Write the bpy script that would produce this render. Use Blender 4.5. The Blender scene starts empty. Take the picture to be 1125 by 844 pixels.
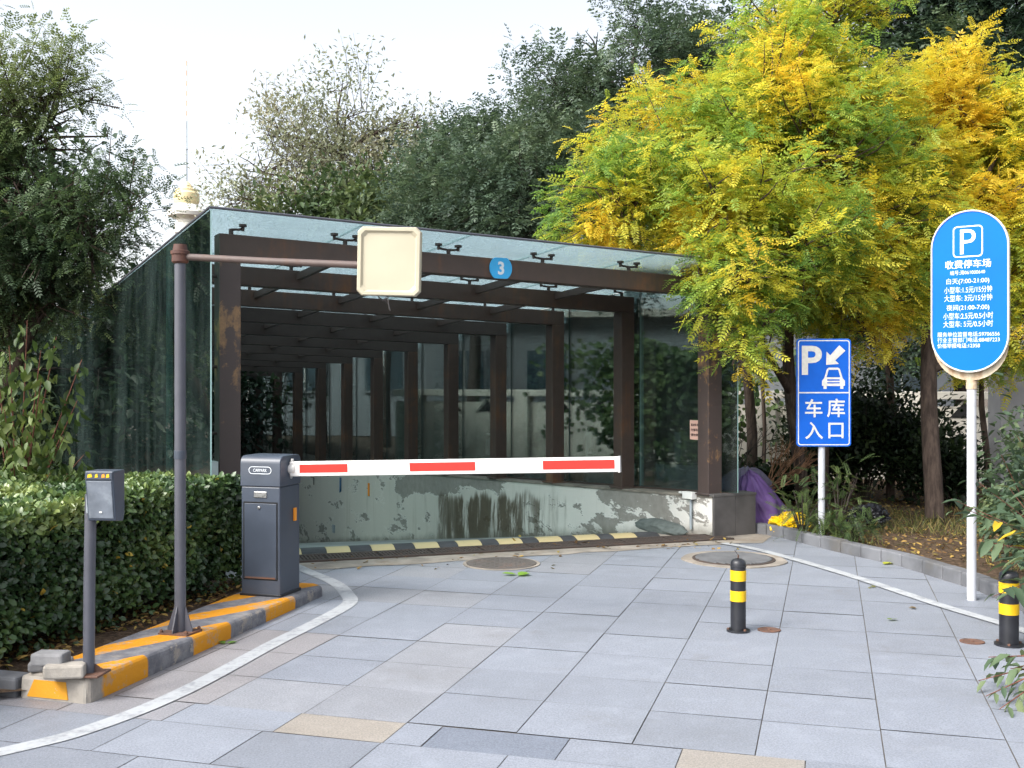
import bpy, bmesh, math, random
import numpy as np
from mathutils import Vector, Matrix, noise as mnoise

random.seed(7)
rng = np.random.default_rng(11)
scene = bpy.context.scene
COL = scene.collection
R = math.radians

# ------------------------------------------------------------------ camera geometry used for the survey
F, CX, HZ, CH = 1200.0, 562.5, 417.0, 1.65
def at(px, py, Y):
    return Vector(((px - CX) * Y / F, Y, CH - (py - HZ) * Y / F))
def gd(px, py, z=0.0):
    Y = (CH - z) * F / (py - HZ)
    return Vector(((px - CX) * Y / F, Y, z))

# ------------------------------------------------------------------ node helper
class N:
    def __init__(s, name):
        s.m = bpy.data.materials.new(name)
        s.m.use_nodes = True
        s.t = s.m.node_tree
        s.t.nodes.clear()
        s.out = s.t.nodes.new('ShaderNodeOutputMaterial')
        s._co = None
    def new(s, typ, **kw):
        n = s.t.nodes.new(typ)
        for k, v in kw.items():
            setattr(n, k, v)
        return n
    def link(s, a, b):
        s.t.links.new(a, b)
    def put(s, sock, v):
        if isinstance(v, bpy.types.NodeSocket):
            s.link(v, sock)
        elif isinstance(v, (tuple, list)):
            sock.default_value = tuple(v) + ((1.0,) if len(v) == 3 and len(sock.default_value) == 4 else ())
        else:
            sock.default_value = v
    def co(s):
        if s._co is None:
            s._co = s.new('ShaderNodeTexCoord').outputs['Object']
        return s._co
    def mapped(s, scale=(1, 1, 1), loc=(0, 0, 0)):
        n = s.new('ShaderNodeMapping')
        n.inputs['Scale'].default_value = scale
        n.inputs['Location'].default_value = loc
        s.link(s.co(), n.inputs['Vector'])
        return n.outputs['Vector']
    def noise(s, scale=5, detail=4, rough=.55, vec=None, dist=0.0):
        n = s.new('ShaderNodeTexNoise')
        n.inputs['Scale'].default_value = scale
        n.inputs['Detail'].default_value = detail
        n.inputs['Roughness'].default_value = rough
        n.inputs['Distortion'].default_value = dist
        s.link(vec or s.co(), n.inputs['Vector'])
        return n.outputs['Fac']
    def voro(s, scale, vec=None, feature='F1'):
        n = s.new('ShaderNodeTexVoronoi', feature=feature)
        n.inputs['Scale'].default_value = scale
        s.link(vec or s.co(), n.inputs['Vector'])
        return n
    def math(s, op, a, b=0.0, c=0.0, clamp=False):
        n = s.new('ShaderNodeMath', operation=op, use_clamp=clamp)
        s.put(n.inputs[0], a); s.put(n.inputs[1], b); s.put(n.inputs[2], c)
        return n.outputs[0]
    def step(s, v, lo, hi):
        n = s.new('ShaderNodeMapRange', interpolation_type='SMOOTHSTEP')
        s.put(n.inputs['Value'], v)
        n.inputs['From Min'].default_value = lo
        n.inputs['From Max'].default_value = hi
        return n.outputs['Result']
    def mix(s, f, a, b, blend='MIX'):
        n = s.new('ShaderNodeMix', data_type='RGBA', blend_type=blend)
        s.put(n.inputs[0], f); s.put(n.inputs[6], a); s.put(n.inputs[7], b)
        return n.outputs[2]
    def xyz(s, vec=None):
        n = s.new('ShaderNodeSeparateXYZ')
        s.link(vec or s.co(), n.inputs[0])
        return n.outputs
    def bump(s, h, strength=.3, dist=.01):
        n = s.new('ShaderNodeBump')
        n.inputs['Strength'].default_value = strength
        n.inputs['Distance'].default_value = dist
        s.put(n.inputs['Height'], h)
        return n.outputs['Normal']
    def principled(s, color, rough=.5, metal=0.0, normal=None, spec=.5, coat=0.0):
        p = s.new('ShaderNodeBsdfPrincipled')
        s.put(p.inputs['Base Color'], color)
        s.put(p.inputs['Roughness'], rough)
        s.put(p.inputs['Metallic'], metal)
        p.inputs['Specular IOR Level'].default_value = spec
        p.inputs['Coat Weight'].default_value = coat
        if normal is not None:
            s.link(normal, p.inputs['Normal'])
        return p.outputs[0]
    def done(s, shader):
        s.link(shader, s.out.inputs['Surface'])
        return s.m

def m_plain(name, col, rough=.5, var=.18, scale=6, metal=0.0, bump=.12, bscale=60, spec=.5, dirt=None, dirt_lo=.55, dirt_hi=.75):
    n = N(name)
    f = n.noise(scale, 5)
    a = tuple(c * (1 - var) for c in col); b = tuple(min(1, c * (1 + var)) for c in col)
    c = n.mix(n.step(f, .3, .7), a, b)
    if dirt:
        g = n.noise(scale * .7, 7, .65)
        c = n.mix(n.step(g, dirt_lo, dirt_hi), c, dirt)
    nb = n.bump(n.noise(bscale, 3), bump, .004)
    r = n.math('ADD', n.math('MULTIPLY', f, .2), rough - .1)
    return n.done(n.principled(c, r, metal, nb, spec))

def m_worn(name, paint, under, lo=.52, hi=.58, scale=9, rough=.55):
    n = N(name)
    f = n.math('ADD', n.math('MULTIPLY', n.noise(scale, 8, .7), .7), n.math('MULTIPLY', n.noise(scale * 6, 4), .3))
    w = n.step(f, lo, hi)
    pv = n.mix(n.noise(scale * .5, 4), tuple(c * .78 for c in paint), paint)
    uv = n.mix(n.noise(scale * 3, 5), tuple(c * .6 for c in under), tuple(c * 1.2 for c in under))
    c = n.mix(w, pv, uv)
    h = n.math('SUBTRACT', n.noise(70, 3), n.math('MULTIPLY', w, .8))
    return n.done(n.principled(c, rough, 0, n.bump(h, .3, .006)))

def m_rust_steel(name, base, rust, lo=.55, hi=.75, rough=.55, scale=2.5):
    n = N(name)
    f = n.noise(scale, 8, .65, dist=.3)
    f2 = n.noise(1.0, 6, .6, n.mapped((14, 14, 1.2)))
    w = n.step(n.math('ADD', n.math('MULTIPLY', f, .65), n.math('MULTIPLY', f2, .35)), lo, hi)
    b = n.mix(n.noise(12, 5), tuple(c * .75 for c in base), tuple(c * 1.25 for c in base))
    rr = n.mix(n.noise(30, 5), tuple(c * .55 for c in rust), rust)
    c = n.mix(w, b, rr)
    r = n.math('ADD', n.math('MULTIPLY', w, .25), rough)
    return n.done(n.principled(c, r, 0, n.bump(n.noise(45, 5), .18, .004)))

def m_glass(name, tint, refl=1.0, dust_haze=.05, dust_haze_col=(.45, .47, .46), glow=0.0, glow_col=(.5, .7, .8)):
    n = N(name)
    tr = n.new('ShaderNodeBsdfTransparent'); n.put(tr.inputs['Color'], tint)
    gl = n.new('ShaderNodeBsdfGlossy'); gl.inputs['Roughness'].default_value = .015
    n.put(gl.inputs['Color'], (.9, .95, .95))
    wav = n.bump(n.noise(.9, 2), .05, .03)
    n.link(wav, gl.inputs['Normal'])
    fr = n.new('ShaderNodeFresnel'); fr.inputs['IOR'].default_value = 1.45
    mx = n.new('ShaderNodeMixShader')
    n.put(mx.inputs[0], n.math('MULTIPLY', fr.outputs[0], refl)); n.link(tr.outputs[0], mx.inputs[1]); n.link(gl.outputs[0], mx.inputs[2])
    df = n.new('ShaderNodeBsdfDiffuse'); n.put(df.inputs['Color'], dust_haze_col)
    ds = n.noise(1.2, 7, .7, n.mapped((1.5, 1.5, .5)))
    mx2 = n.new('ShaderNodeMixShader')
    n.put(mx2.inputs[0], n.math('MULTIPLY', n.step(ds, .3, .8), dust_haze)); n.link(mx.outputs[0], mx2.inputs[1]); n.link(df.outputs[0], mx2.inputs[2])
    if glow:      # a film of dirt that lets daylight through
        tl = n.new('ShaderNodeBsdfTranslucent')
        n.put(tl.inputs['Color'], n.mix(n.noise(1.4, 6, .65, n.mapped((.5, 2.2, 1))), tuple(c * .75 for c in glow_col), glow_col))
        mx3 = n.new('ShaderNodeMixShader'); n.put(mx3.inputs[0], n.math('MULTIPLY', n.math('ADD', n.math('MULTIPLY', ds, .5), .75), glow))
        n.link(mx2.outputs[0], mx3.inputs[1]); n.link(tl.outputs[0], mx3.inputs[2])
        return n.done(mx3.outputs[0])
    return n.done(mx2.outputs[0])

def m_leaf(name, rough=.45, trans=.35, spec=.4):
    n = N(name)
    a = n.new('ShaderNodeAttribute', attribute_name='tint').outputs['Color']
    p = n.principled(a, rough, 0, None, spec)
    t = n.new('ShaderNodeBsdfTranslucent')
    n.link(n.mix(.35, a, (1, 1, .35), 'MULTIPLY'), t.inputs['Color'])
    mx = n.new('ShaderNodeMixShader'); mx.inputs[0].default_value = trans
    n.link(p, mx.inputs[1]); n.link(t.outputs[0], mx.inputs[2])
    return n.done(mx.outputs[0])

def m_bark(name, col):
    n = N(name)
    f = n.noise(1.0, 7, .65, n.mapped((22, 22, 4)))
    c = n.mix(n.step(f, .3, .7), tuple(x * .5 for x in col), tuple(x * 1.35 for x in col))
    return n.done(n.principled(c, .9, 0, n.bump(f, .8, .02), .2))

# ------------------------------------------------------------------ mesh builder
class MB:
    def __init__(s):
        s.v = []; s.f = []; s.mi = []
    def add(s, vs, fs, mi=0):
        o = len(s.v)
        s.v += [Vector(v) for v in vs]
        for f in fs:
            s.f.append([i + o for i in f]); s.mi.append(mi)
        return s
    def box(s, c, d, rot=None, mi=0):
        x, y, z = d[0] / 2, d[1] / 2, d[2] / 2
        vs = [Vector(p) for p in ((-x, -y, -z), (x, -y, -z), (x, y, -z), (-x, y, -z), (-x, -y, z), (x, -y, z), (x, y, z), (-x, y, z))]
        if rot is not None:
            vs = [rot @ v for v in vs]
        c = Vector(c)
        return s.add([v + c for v in vs], [(0, 3, 2, 1), (4, 5, 6, 7), (0, 1, 5, 4), (1, 2, 6, 5), (2, 3, 7, 6), (3, 0, 4, 7)], mi)
    def hexa(s, vs, mi=0):
        return s.add(vs, [(0, 3, 2, 1), (4, 5, 6, 7), (0, 1, 5, 4), (1, 2, 6, 5), (2, 3, 7, 6), (3, 0, 4, 7)], mi)
    def tube(s, pts, rad, seg=10, mi=0, cap=True):
        pts = [Vector(p) for p in pts]
        if not isinstance(rad, (list, tuple)):
            rad = [rad] * len(pts)
        o = len(s.v); n = len(pts)
        u = None
        for i, p in enumerate(pts):
            t = (pts[min(i + 1, n - 1)] - pts[max(i - 1, 0)]).normalized()
            if u is None:
                u = t.orthogonal().normalized()
            else:
                u = (u - t * u.dot(t))
                u = u.normalized() if u.length > 1e-6 else t.orthogonal().normalized()
            w = t.cross(u)
            for k in range(seg):
                a = 2 * math.pi * k / seg
                s.v.append(p + (u * math.cos(a) + w * math.sin(a)) * rad[i])
        for i in range(n - 1):
            for k in range(seg):
                k2 = (k + 1) % seg
                s.f.append([o + i * seg + k, o + i * seg + k2, o + (i + 1) * seg + k2, o + (i + 1) * seg + k]); s.mi.append(mi)
        if cap:
            s.f.append([o + k for k in range(seg)][::-1]); s.mi.append(mi)
            s.f.append([o + (n - 1) * seg + k for k in range(seg)]); s.mi.append(mi)
        return s
    def lathe(s, prof, seg=28, c=(0, 0, 0), mi=None):
        c = Vector(c); o = len(s.v); n = len(prof)
        for r, z in prof:
            for k in range(seg):
                a = 2 * math.pi * k / seg
                s.v.append(c + Vector((r * math.cos(a), r * math.sin(a), z)))
        for i in range(n - 1):
            for k in range(seg):
                k2 = (k + 1) % seg
                s.f.append([o + i * seg + k, o + i * seg + k2, o + (i + 1) * seg + k2, o + (i + 1) * seg + k]); s.mi.append(mi[i] if mi else 0)
        s.f.append([o + k for k in range(seg)][::-1]); s.mi.append(mi[0] if mi else 0)
        s.f.append([o + (n - 1) * seg + k for k in range(seg)]); s.mi.append(mi[-1] if mi else 0)
        return s
    def prism(s, poly, axis, d0, d1, mi=0):
        """poly of 2-D points extruded along an axis: 'z' -> (x,y), 'y' -> (x,z), 'x' -> (y,z)"""
        def P(p, d):
            return {'z': (p[0], p[1], d), 'y': (p[0], d, p[1]), 'x': (d, p[0], p[1])}[axis]
        n = len(poly)
        vs = [P(p, d0) for p in poly] + [P(p, d1) for p in poly]
        fs = [list(range(n))[::-1], list(range(n, 2 * n))] + [[i, (i + 1) % n, n + (i + 1) % n, n + i] for i in range(n)]
        return s.add(vs, fs, mi)
    def build(s, name, mats, parent=None, smooth=None, bevel=0.0, seg=2, fix=True):
        me = bpy.data.meshes.new(name)
        me.from_pydata([tuple(v) for v in s.v], [], s.f)
        if not isinstance(mats, (list, tuple)):
            mats = [mats]
        for m in mats:
            me.materials.append(m)
        if len(mats) > 1:
            me.polygons.foreach_set('material_index', s.mi)
        if fix:
            b = bmesh.new(); b.from_mesh(me)
            bmesh.ops.recalc_face_normals(b, faces=b.faces)
            b.to_mesh(me); b.free()
        if smooth is not None:
            me.shade_smooth()
            me.set_sharp_from_angle(angle=R(smooth))
        me.update()
        o = bpy.data.objects.new(name, me)
        COL.objects.link(o)
        if parent:
            o.parent = parent
        if bevel:
            bv = o.modifiers.new('edge', 'BEVEL'); bv.width = bevel; bv.segments = seg; bv.limit_method = 'ANGLE'; bv.angle_limit = R(35)
        return o

def tag(o, label=None, cat=None, group=None, kind=None):
    if label: o['label'] = label
    if cat: o['category'] = cat
    if group: o['group'] = group
    if kind: o['kind'] = kind
    return o
def thing(name, label, cat, loc=(0, 0, 0), rz=0.0, group=None):
    o = bpy.data.objects.new(name, None); COL.objects.link(o)
    o.empty_display_size = .1
    o.location = loc; o.rotation_euler = (0, 0, rz)
    return tag(o, label, cat, group)
def copy_tree(o, parent=None):
    c = o.copy(); COL.objects.link(c)
    if parent: c.parent = parent
    for ch in list(o.children):
        copy_tree(ch, c)
    return c

def text(s, mat, parent, loc, rot, width=None, height=None, bold=.0, depth=.0015, align='CENTER', name='lettering'):
    cu = bpy.data.curves.new('t', 'FONT'); cu.body = s; cu.size = 1.0
    cu.align_x = 'LEFT'; cu.offset = bold; cu.extrude = .01; cu.resolution_u = 4
    ob = bpy.data.objects.new('t', cu); COL.objects.link(ob)
    dg = bpy.context.evaluated_depsgraph_get()
    me = bpy.data.meshes.new_from_object(ob.evaluated_get(dg))
    bpy.data.objects.remove(ob); bpy.data.curves.remove(cu)
    n = len(me.vertices); co = np.empty(n * 3, 'f'); me.vertices.foreach_get('co', co); co = co.reshape(-1, 3)
    lo = co.min(0); hi = co.max(0)
    h = height / (hi[1] - lo[1]) if height else None
    w = width / (hi[0] - lo[0]) if width else h
    h = h or w
    cx = (lo[0] + hi[0]) / 2 if align == 'CENTER' else lo[0]
    co[:, 0] = (co[:, 0] - cx) * w; co[:, 1] = (co[:, 1] - (lo[1] + hi[1]) / 2) * h
    co[:, 2] = (co[:, 2] - lo[2]) / max(hi[2] - lo[2], 1e-6) * depth
    me.vertices.foreach_set('co', co.ravel()); me.update()
    me.materials.clear(); me.materials.append(mat)
    o = bpy.data.objects.new(name, me); COL.objects.link(o)
    o.parent = parent; o.location = loc; o.rotation_euler = rot
    return o
UP = (R(90), 0, 0)    # text standing upright, read from -y

# ------------------------------------------------------------------ leaves
def t_leaf(w=.45, fold=.12, droop=.15):
    """one leaf: two faces folded on the midrib"""
    v = [(0, 0, 0), (.33, w * .5, fold * w), (.72, w * .42, fold * w - droop * .5), (1, 0, -droop), (.72, -w * .42, fold * w - droop * .5), (.33, -w * .5, fold * w), (.5, 0, -droop * .2)]
    f = [(0, 6, 2, 1), (6, 3, 3, 2), (0, 5, 4, 6), (6, 4, 3, 3)]
    return np.array(v, 'f'), [(0, 6, 2, 1), (6, 3, 2), (0, 5, 4, 6), (6, 4, 3)]
def t_quad(w=.45, fold=.15, droop=.1):
    return np.array([(0, 0, 0), (.45, w * .5, fold * w), (1, 0, -droop), (.45, -w * .5, fold * w)], 'f'), [(0, 3, 2, 1)]
def t_pinnate(k=6, ll=.32, lw=.11, droop=.25, fwd=.55, jitter=0.0):
    v = []; f = []
    def leaflet(b, d, l, w):
        d = d / np.linalg.norm(d)
        sd = np.cross((0, 0, 1), d); sd = sd / np.linalg.norm(sd)
        o = len(v)
        v.extend([b, b + d * l * .45 + sd * w * .5, b + d * l + np.array((0, 0, -.05 * l)), b + d * l * .45 - sd * w * .5])
        f.append((o, o + 3, o + 2, o + 1))
    for i in range(k):
        t = .16 + .76 * i / (k - 1)
        b = np.array((t, 0, -droop * t * t))
        l = ll * (1 - .45 * abs(t - .45))
        for s in (-1, 1):
            leaflet(b, np.array((fwd, s * .85, -.12 + random.uniform(-1, 1) * jitter)), l, lw)
    leaflet(np.array((.95, 0, -droop * .9)), np.array((1, 0, -droop * 1.5)), ll * .8, lw)
    # rachis as a thin strip
    o = len(v)
    v.extend([np.array((0, -.006, 0)), np.array((0, .006, 0)), np.array((.95, .003, -droop * .9)), np.array((.95, -.003, -droop * .9))])
    f.append((o, o + 1, o + 2, o + 3))
    return np.array(v, 'f'), f

def nrm(a):
    return a / np.maximum(np.linalg.norm(a, axis=1, keepdims=True), 1e-9)
def leaf_arrays(pos, d, up, size, col, tmpl):
    tv, tf = tmpl
    d = nrm(d); s = nrm(np.cross(up, d)); n = np.cross(d, s)
    size = np.asarray(size, 'f').reshape(-1, 1, 1)
    V = pos[:, None, :] + size * (tv[None, :, 0:1] * d[:, None] + tv[None, :, 1:2] * s[:, None] + tv[None, :, 2:3] * n[:, None])
    m = len(tv); N_ = len(pos)
    C = np.repeat(col[:, None, :], m, 1)
    lens = np.array([len(x) for x in tf]); flat = np.concatenate([np.array(x) for x in tf])
    idx = (flat[None, :] + (np.arange(N_) * m)[:, None]).ravel()
    return V.reshape(-1, 3), C.reshape(-1, 3), idx, np.tile(lens, N_)
def leaf_object(name, chunks, mat, parent=None):
    Vs = []; Cs = []; Is = []; Ls = []; o = 0
    for V, C, I, L in chunks:
        Vs.append(V); Cs.append(C); Is.append(I + o); Ls.append(L); o += len(V)
    V = np.concatenate(Vs).astype('f'); C = np.concatenate(Cs).astype('f'); I = np.concatenate(Is).astype('i'); L = np.concatenate(Ls).astype('i')
    me = bpy.data.meshes.new(name)
    me.vertices.add(len(V)); me.vertices.foreach_set('co', V.ravel())
    me.loops.add(len(I)); me.loops.foreach_set('vertex_index', I)
    me.polygons.add(len(L)); me.polygons.foreach_set('loop_start', np.concatenate([[0], np.cumsum(L)[:-1]]).astype('i'))
    me.update(calc_edges=True)
    at_ = me.attributes.new('tint', 'FLOAT_COLOR', 'POINT')
    at_.data.foreach_set('color', np.concatenate([C, np.ones((len(C), 1), 'f')], 1).ravel())
    me.materials.append(mat)
    ob = bpy.data.objects.new(name, me); COL.objects.link(ob)
    if parent: ob.parent = parent
    return ob
def fbm(P, freq, seed=0.0):
    return np.array([mnoise.noise(Vector((float(p[0]) * freq + seed, float(p[1]) * freq - seed, float(p[2]) * freq + 3.1 * seed))) for p in P])
def ramp_cols(v, cols):
    v = np.clip(v, 0, .9999) * (len(cols) - 1); i = v.astype(int); t = (v - i)[:, None]
    c = np.array(cols)
    return c[i] * (1 - t) + c[np.minimum(i + 1, len(cols) - 1)] * t
def rand_dirs(n):
    return nrm(rng.normal(size=(n, 3)))

def sprays_in(lobes, n, shell=.45, rough=.35, seed=0.0):
    """positions spread through the lobes (more of them toward the outside), with outward directions"""
    L = np.array([list(c) for c, r in lobes]); Rr = np.array([r for c, r in lobes])
    w = (Rr[:, 0] * Rr[:, 2] + Rr[:, 0] * Rr[:, 1]); w = w / w.sum()
    k = rng.choice(len(lobes), n, p=w)
    d = rand_dirs(n)
    r = (shell ** 3 + (1 - shell ** 3) * rng.random(n)) ** (1 / 3)
    nz = 1 + rough * 1.6 * fbm(d * 1.6 + k[:, None] * 7.3, 1.0, seed)
    pos = L[k] + d * Rr[k] * (r * nz)[:, None]
    return pos, d, k

def tree(name, label, cat, base, trunk, lobes, n_sprays, per, tmpls, size, cols, mats, group=None, seed=1.0, cfreq=.8, droop=.3, twig=.35, shell=.45,
         rough=.35, limb_r=.05, crange=(.15, .85), twig_share=.4, spread=.25, trunk_mb=None, zfloor=None, hue_jit=.12, extra=None, carve=-9., hole=.8, flat=1.0, clump_jit=.0, crown_name='crown', stem_name='trunk'):
    """trunk: list of (x,y,z,r) in world space; lobes: [(centre, (rx,ry,rz))] in world space"""
    root = thing(name, label, cat, base, 0, group)
    off = Vector(base)
    tb = MB()
    stems = trunk if isinstance(trunk[0], list) else [trunk]
    for st in stems:
        tb.tube([Vector(p[:3]) - off for p in st], [p[3] for p in st], 10)
    tops = [(Vector(p[:3]), p[3]) for st in stems for p in st[1:]]
    for c, r in lobes:
        c = Vector(c)
        # limb leaves the stem at the best-placed joint below the lobe
        a, ar = min(tops, key=lambda q: (q[0] - c).length + (2.0 if q[0].z > c.z else 0))
        mid = a.lerp(c, .5) + Vector((random.uniform(-.15, .15), random.uniform(-.15, .15), .12 * (c - a).length))
        r0 = min(ar * .75, limb_r)
        tb.tube([a - off, mid - off, c - off], [r0, r0 * .7, r0 * .35], 7)
        for q in range(5):
            dd = Vector(rand_dirs(1)[0]); e = c + Vector((dd.x * r[0], dd.y * r[1], abs(dd.z) * r[2] * .9)) * .8
            m2 = c.lerp(e, .5) + Vector(rand_dirs(1)[0]) * .08 * r[0]
            tb.tube([c - off, m2 - off, e - off], [r0 * .38, r0 * .25, .006], 5)
    pos, d, k = sprays_in(lobes, n_sprays, shell, rough, seed)
    if extra is not None:
        keep = extra(pos); pos, d, k = pos[keep], d[keep], k[keep]
    if carve > -5:      # gaps between the boughs
        keep = fbm(pos, hole, seed + 11) > carve; pos, d, k = pos[keep], d[keep], k[keep]
    if zfloor is not None:
        keep = pos[:, 2] > zfloor; pos, d, k = pos[keep], d[keep], k[keep]
    n = len(pos)
    cn = .5 + .75 * fbm(pos, cfreq, seed) + .35 * fbm(pos, cfreq * 3.1, seed + 5)
    cn = cn + rng.normal(size=n) * clump_jit
    tdir = nrm(d * .8 + rand_dirs(n) * .55 + np.array((0, 0, .25)))
    Lc = np.array([list(c) for c, r in lobes])
    for i in np.nonzero(rng.random(n) < twig_share)[0]:
        p = Vector(pos[i]); t = Vector(tdir[i])
        b = p - t * twig * 1.3
        b = b.lerp(Vector(Lc[k[i]]), .25)
        tb.tube([b - off, p - off, p + t * twig - off], [.011, .008, .003], 4, cap=False)
    tb.build(stem_name, mats[0], root, smooth=60)
    chunks = []
    P = np.repeat(pos, per, 0); T = np.repeat(tdir, per, 0); Cn = np.repeat(cn, per)
    M = len(P); u = rng.random(M)
    P = P + T * (u * twig)[:, None] + rng.normal(size=(M, 3)) * spread * .25 - np.array(off)
    fl_ = np.array((1, 1, flat))
    D = nrm(T * fl_ * .6 + rand_dirs(M) * fl_ * .9 + np.array((0, 0, -droop)))
    U = nrm(np.array((0, 0, 1.0)) + rand_dirs(M) * .55)
    S = size * (.7 + .6 * rng.random(M))
    lo, hi = crange
    Cc = ramp_cols(lo + (hi - lo) * Cn + rng.normal(size=M) * hue_jit, cols) * (.82 + .36 * rng.random(M))[:, None]
    which = rng.integers(0, len(tmpls), M)
    for q, tm in enumerate(tmpls):
        sel = which == q
        if sel.any():
            chunks.append(leaf_arrays(P[sel], D[sel], U[sel], S[sel], Cc[sel], tm))
    leaf_object(crown_name, chunks, mats[1], root)
    return root
# ================================================================== materials
M = {}
def paver_mat():
    n = N('granite_paver')
    a = n.new('ShaderNodeAttribute', attribute_name='tint').outputs['Color']
    sp = n.math('ADD', n.math('MULTIPLY', n.noise(95, 3, .7), .6), n.math('MULTIPLY', n.noise(260, 2, .6), .4))
    big = n.noise(1.1, 6, .6)
    med = n.noise(6.5, 9, .74)
    c = n.mix(n.step(sp, .38, .62), n.mix(1, a, (.72, .73, .75), 'MULTIPLY'), n.mix(1, a, (1.2, 1.2, 1.19), 'MULTIPLY'))
    c = n.mix(n.math('MULTIPLY', n.step(big, .45, .75), .35), c, n.mix(1, a, (.62, .6, .56), 'MULTIPLY'))
    c = n.mix(n.math('MULTIPLY', n.step(med, .46, .72), .5), c, n.mix(1, a, (1.26, 1.27, 1.27), 'MULTIPLY'))
    st = n.noise(2.2, 8, .72, dist=.6)
    c = n.mix(n.math('MULTIPLY', n.step(st, .58, .74), .45), c, (.16, .155, .155))
    fl_ = n.noise(18, 5, .7)
    c = n.mix(n.math('MULTIPLY', n.step(fl_, .58, .68), .18), c, (.2, .2, .205))
    h = n.math('ADD', n.math('MULTIPLY', sp, .4), med)
    r = n.math('ADD', n.math('MULTIPLY', med, .3), .42)
    return n.done(n.principled(c, r, 0, n.bump(h, .14, .006), .4))
M['paver'] = paver_mat()
M['joint'] = m_plain('joint_mortar', (.125, .113, .1), .95, .4, 5)
M['earth'] = m_plain('earth', (.075, .055, .038), .95, .5, 3, bump=.8, bscale=25)
M['sandcrete'] = m_plain('sandy_concrete', (.25, .222, .19), .9, .25, 4, bump=.6, bscale=50, dirt=(.2, .16, .12), dirt_lo=.5, dirt_hi=.7)
M['ramp'] = m_plain('ramp_concrete', (.24, .25, .24), .85, .3, 1.5, bump=.4, bscale=40, dirt=(.1, .09, .08))
M['kerb'] = m_plain('kerb_stone', (.12, .124, .135), .85, .3, 3, bump=.4, bscale=50, dirt=(.1, .095, .09), dirt_lo=.52, dirt_hi=.72)
M['line'] = m_worn('white_line_paint', (.42, .44, .46), (.22, .23, .25), .44, .68, 5, .7)
M['slate'] = m_plain('slate_blue_enamel', (.043, .055, .077), .4, .16, 3, bump=.04, bscale=120, dirt=(.085, .082, .09), dirt_lo=.5, dirt_hi=.85)
M['pole_grey'] = m_rust_steel('pole_grey_paint', (.07, .073, .09), (.16, .08, .045), .7, .85, .42, 5)
M['pole_rust'] = m_rust_steel('pipe_brown_rust', (.1, .072, .064), (.17, .09, .055), .5, .75, .6, 7)
M['joint_rust'] = m_rust_steel('coupling_rust', (.07, .028, .02), (.25, .1, .05), .45, .7, .7, 12)
M['steel'] = m_rust_steel('brown_corroded_steel', (.058, .037, .029), (.19, .085, .038), .49, .73, .55, 1.6)
M['steel_dark'] = m_rust_steel('dark_brown_steel', (.044, .031, .026), (.1, .05, .03), .58, .8, .55, 1.6)
def front_post():
    n = N('front_post_rusted_paint')
    x = n.xyz()
    f = n.noise(6, 9, .7, dist=.4)
    s2 = n.noise(1, 6, .6, n.mapped((16, 16, 1.0)))
    patch = n.math('MULTIPLY', n.step(x[2], 1.1, 2.0), n.math('SUBTRACT', 1.0, n.step(x[2], 2.15, 2.35)))
    w = n.step(n.math('ADD', n.math('ADD', n.math('MULTIPLY', f, .7), n.math('MULTIPLY', s2, .3)), n.math('MULTIPLY', patch, .10)), .56, .65)
    b = n.mix(n.noise(4, 5), (.042, .029, .027), (.075, .052, .046))
    rr = n.mix(n.noise(26, 5, .7), (.1, .05, .03), (.42, .24, .1))
    c = n.mix(n.math('MULTIPLY', w, .85), b, rr)
    sc = n.step(n.noise(1, 5, .6, n.mapped((30, 30, 5)), 2.), .73, .76)
    c = n.mix(n.math('MULTIPLY', sc, .7), c, (.4, .38, .36))
    return n.done(n.principled(c, .55, 0, n.bump(f, .25, .004)))
M['front_post'] = front_post()
M['roof_glass'] = m_glass('roof_glass_blue', (.80, .87, .885), .7, .08, (.36, .44, .45), .28, (.58, .71, .76))
M['side_glass'] = m_glass('side_glass_green', (.46, .63, .61), 1.0, .2, (.10, .14, .135))  # diffuse film is dust plus reflection haze put in as colour
M['right_glass'] = m_glass('side_glass_grey', (.76, .83, .82), .8, .07, (.2, .22, .21))
M['glass_edge'] = m_plain('glass_edge_green', (.3, .46, .45), .2, .1, 5)
M['glass_edge_dark'] = m_plain('glass_edge_dark_green', (.03, .055, .052), .2, .1, 5)
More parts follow.
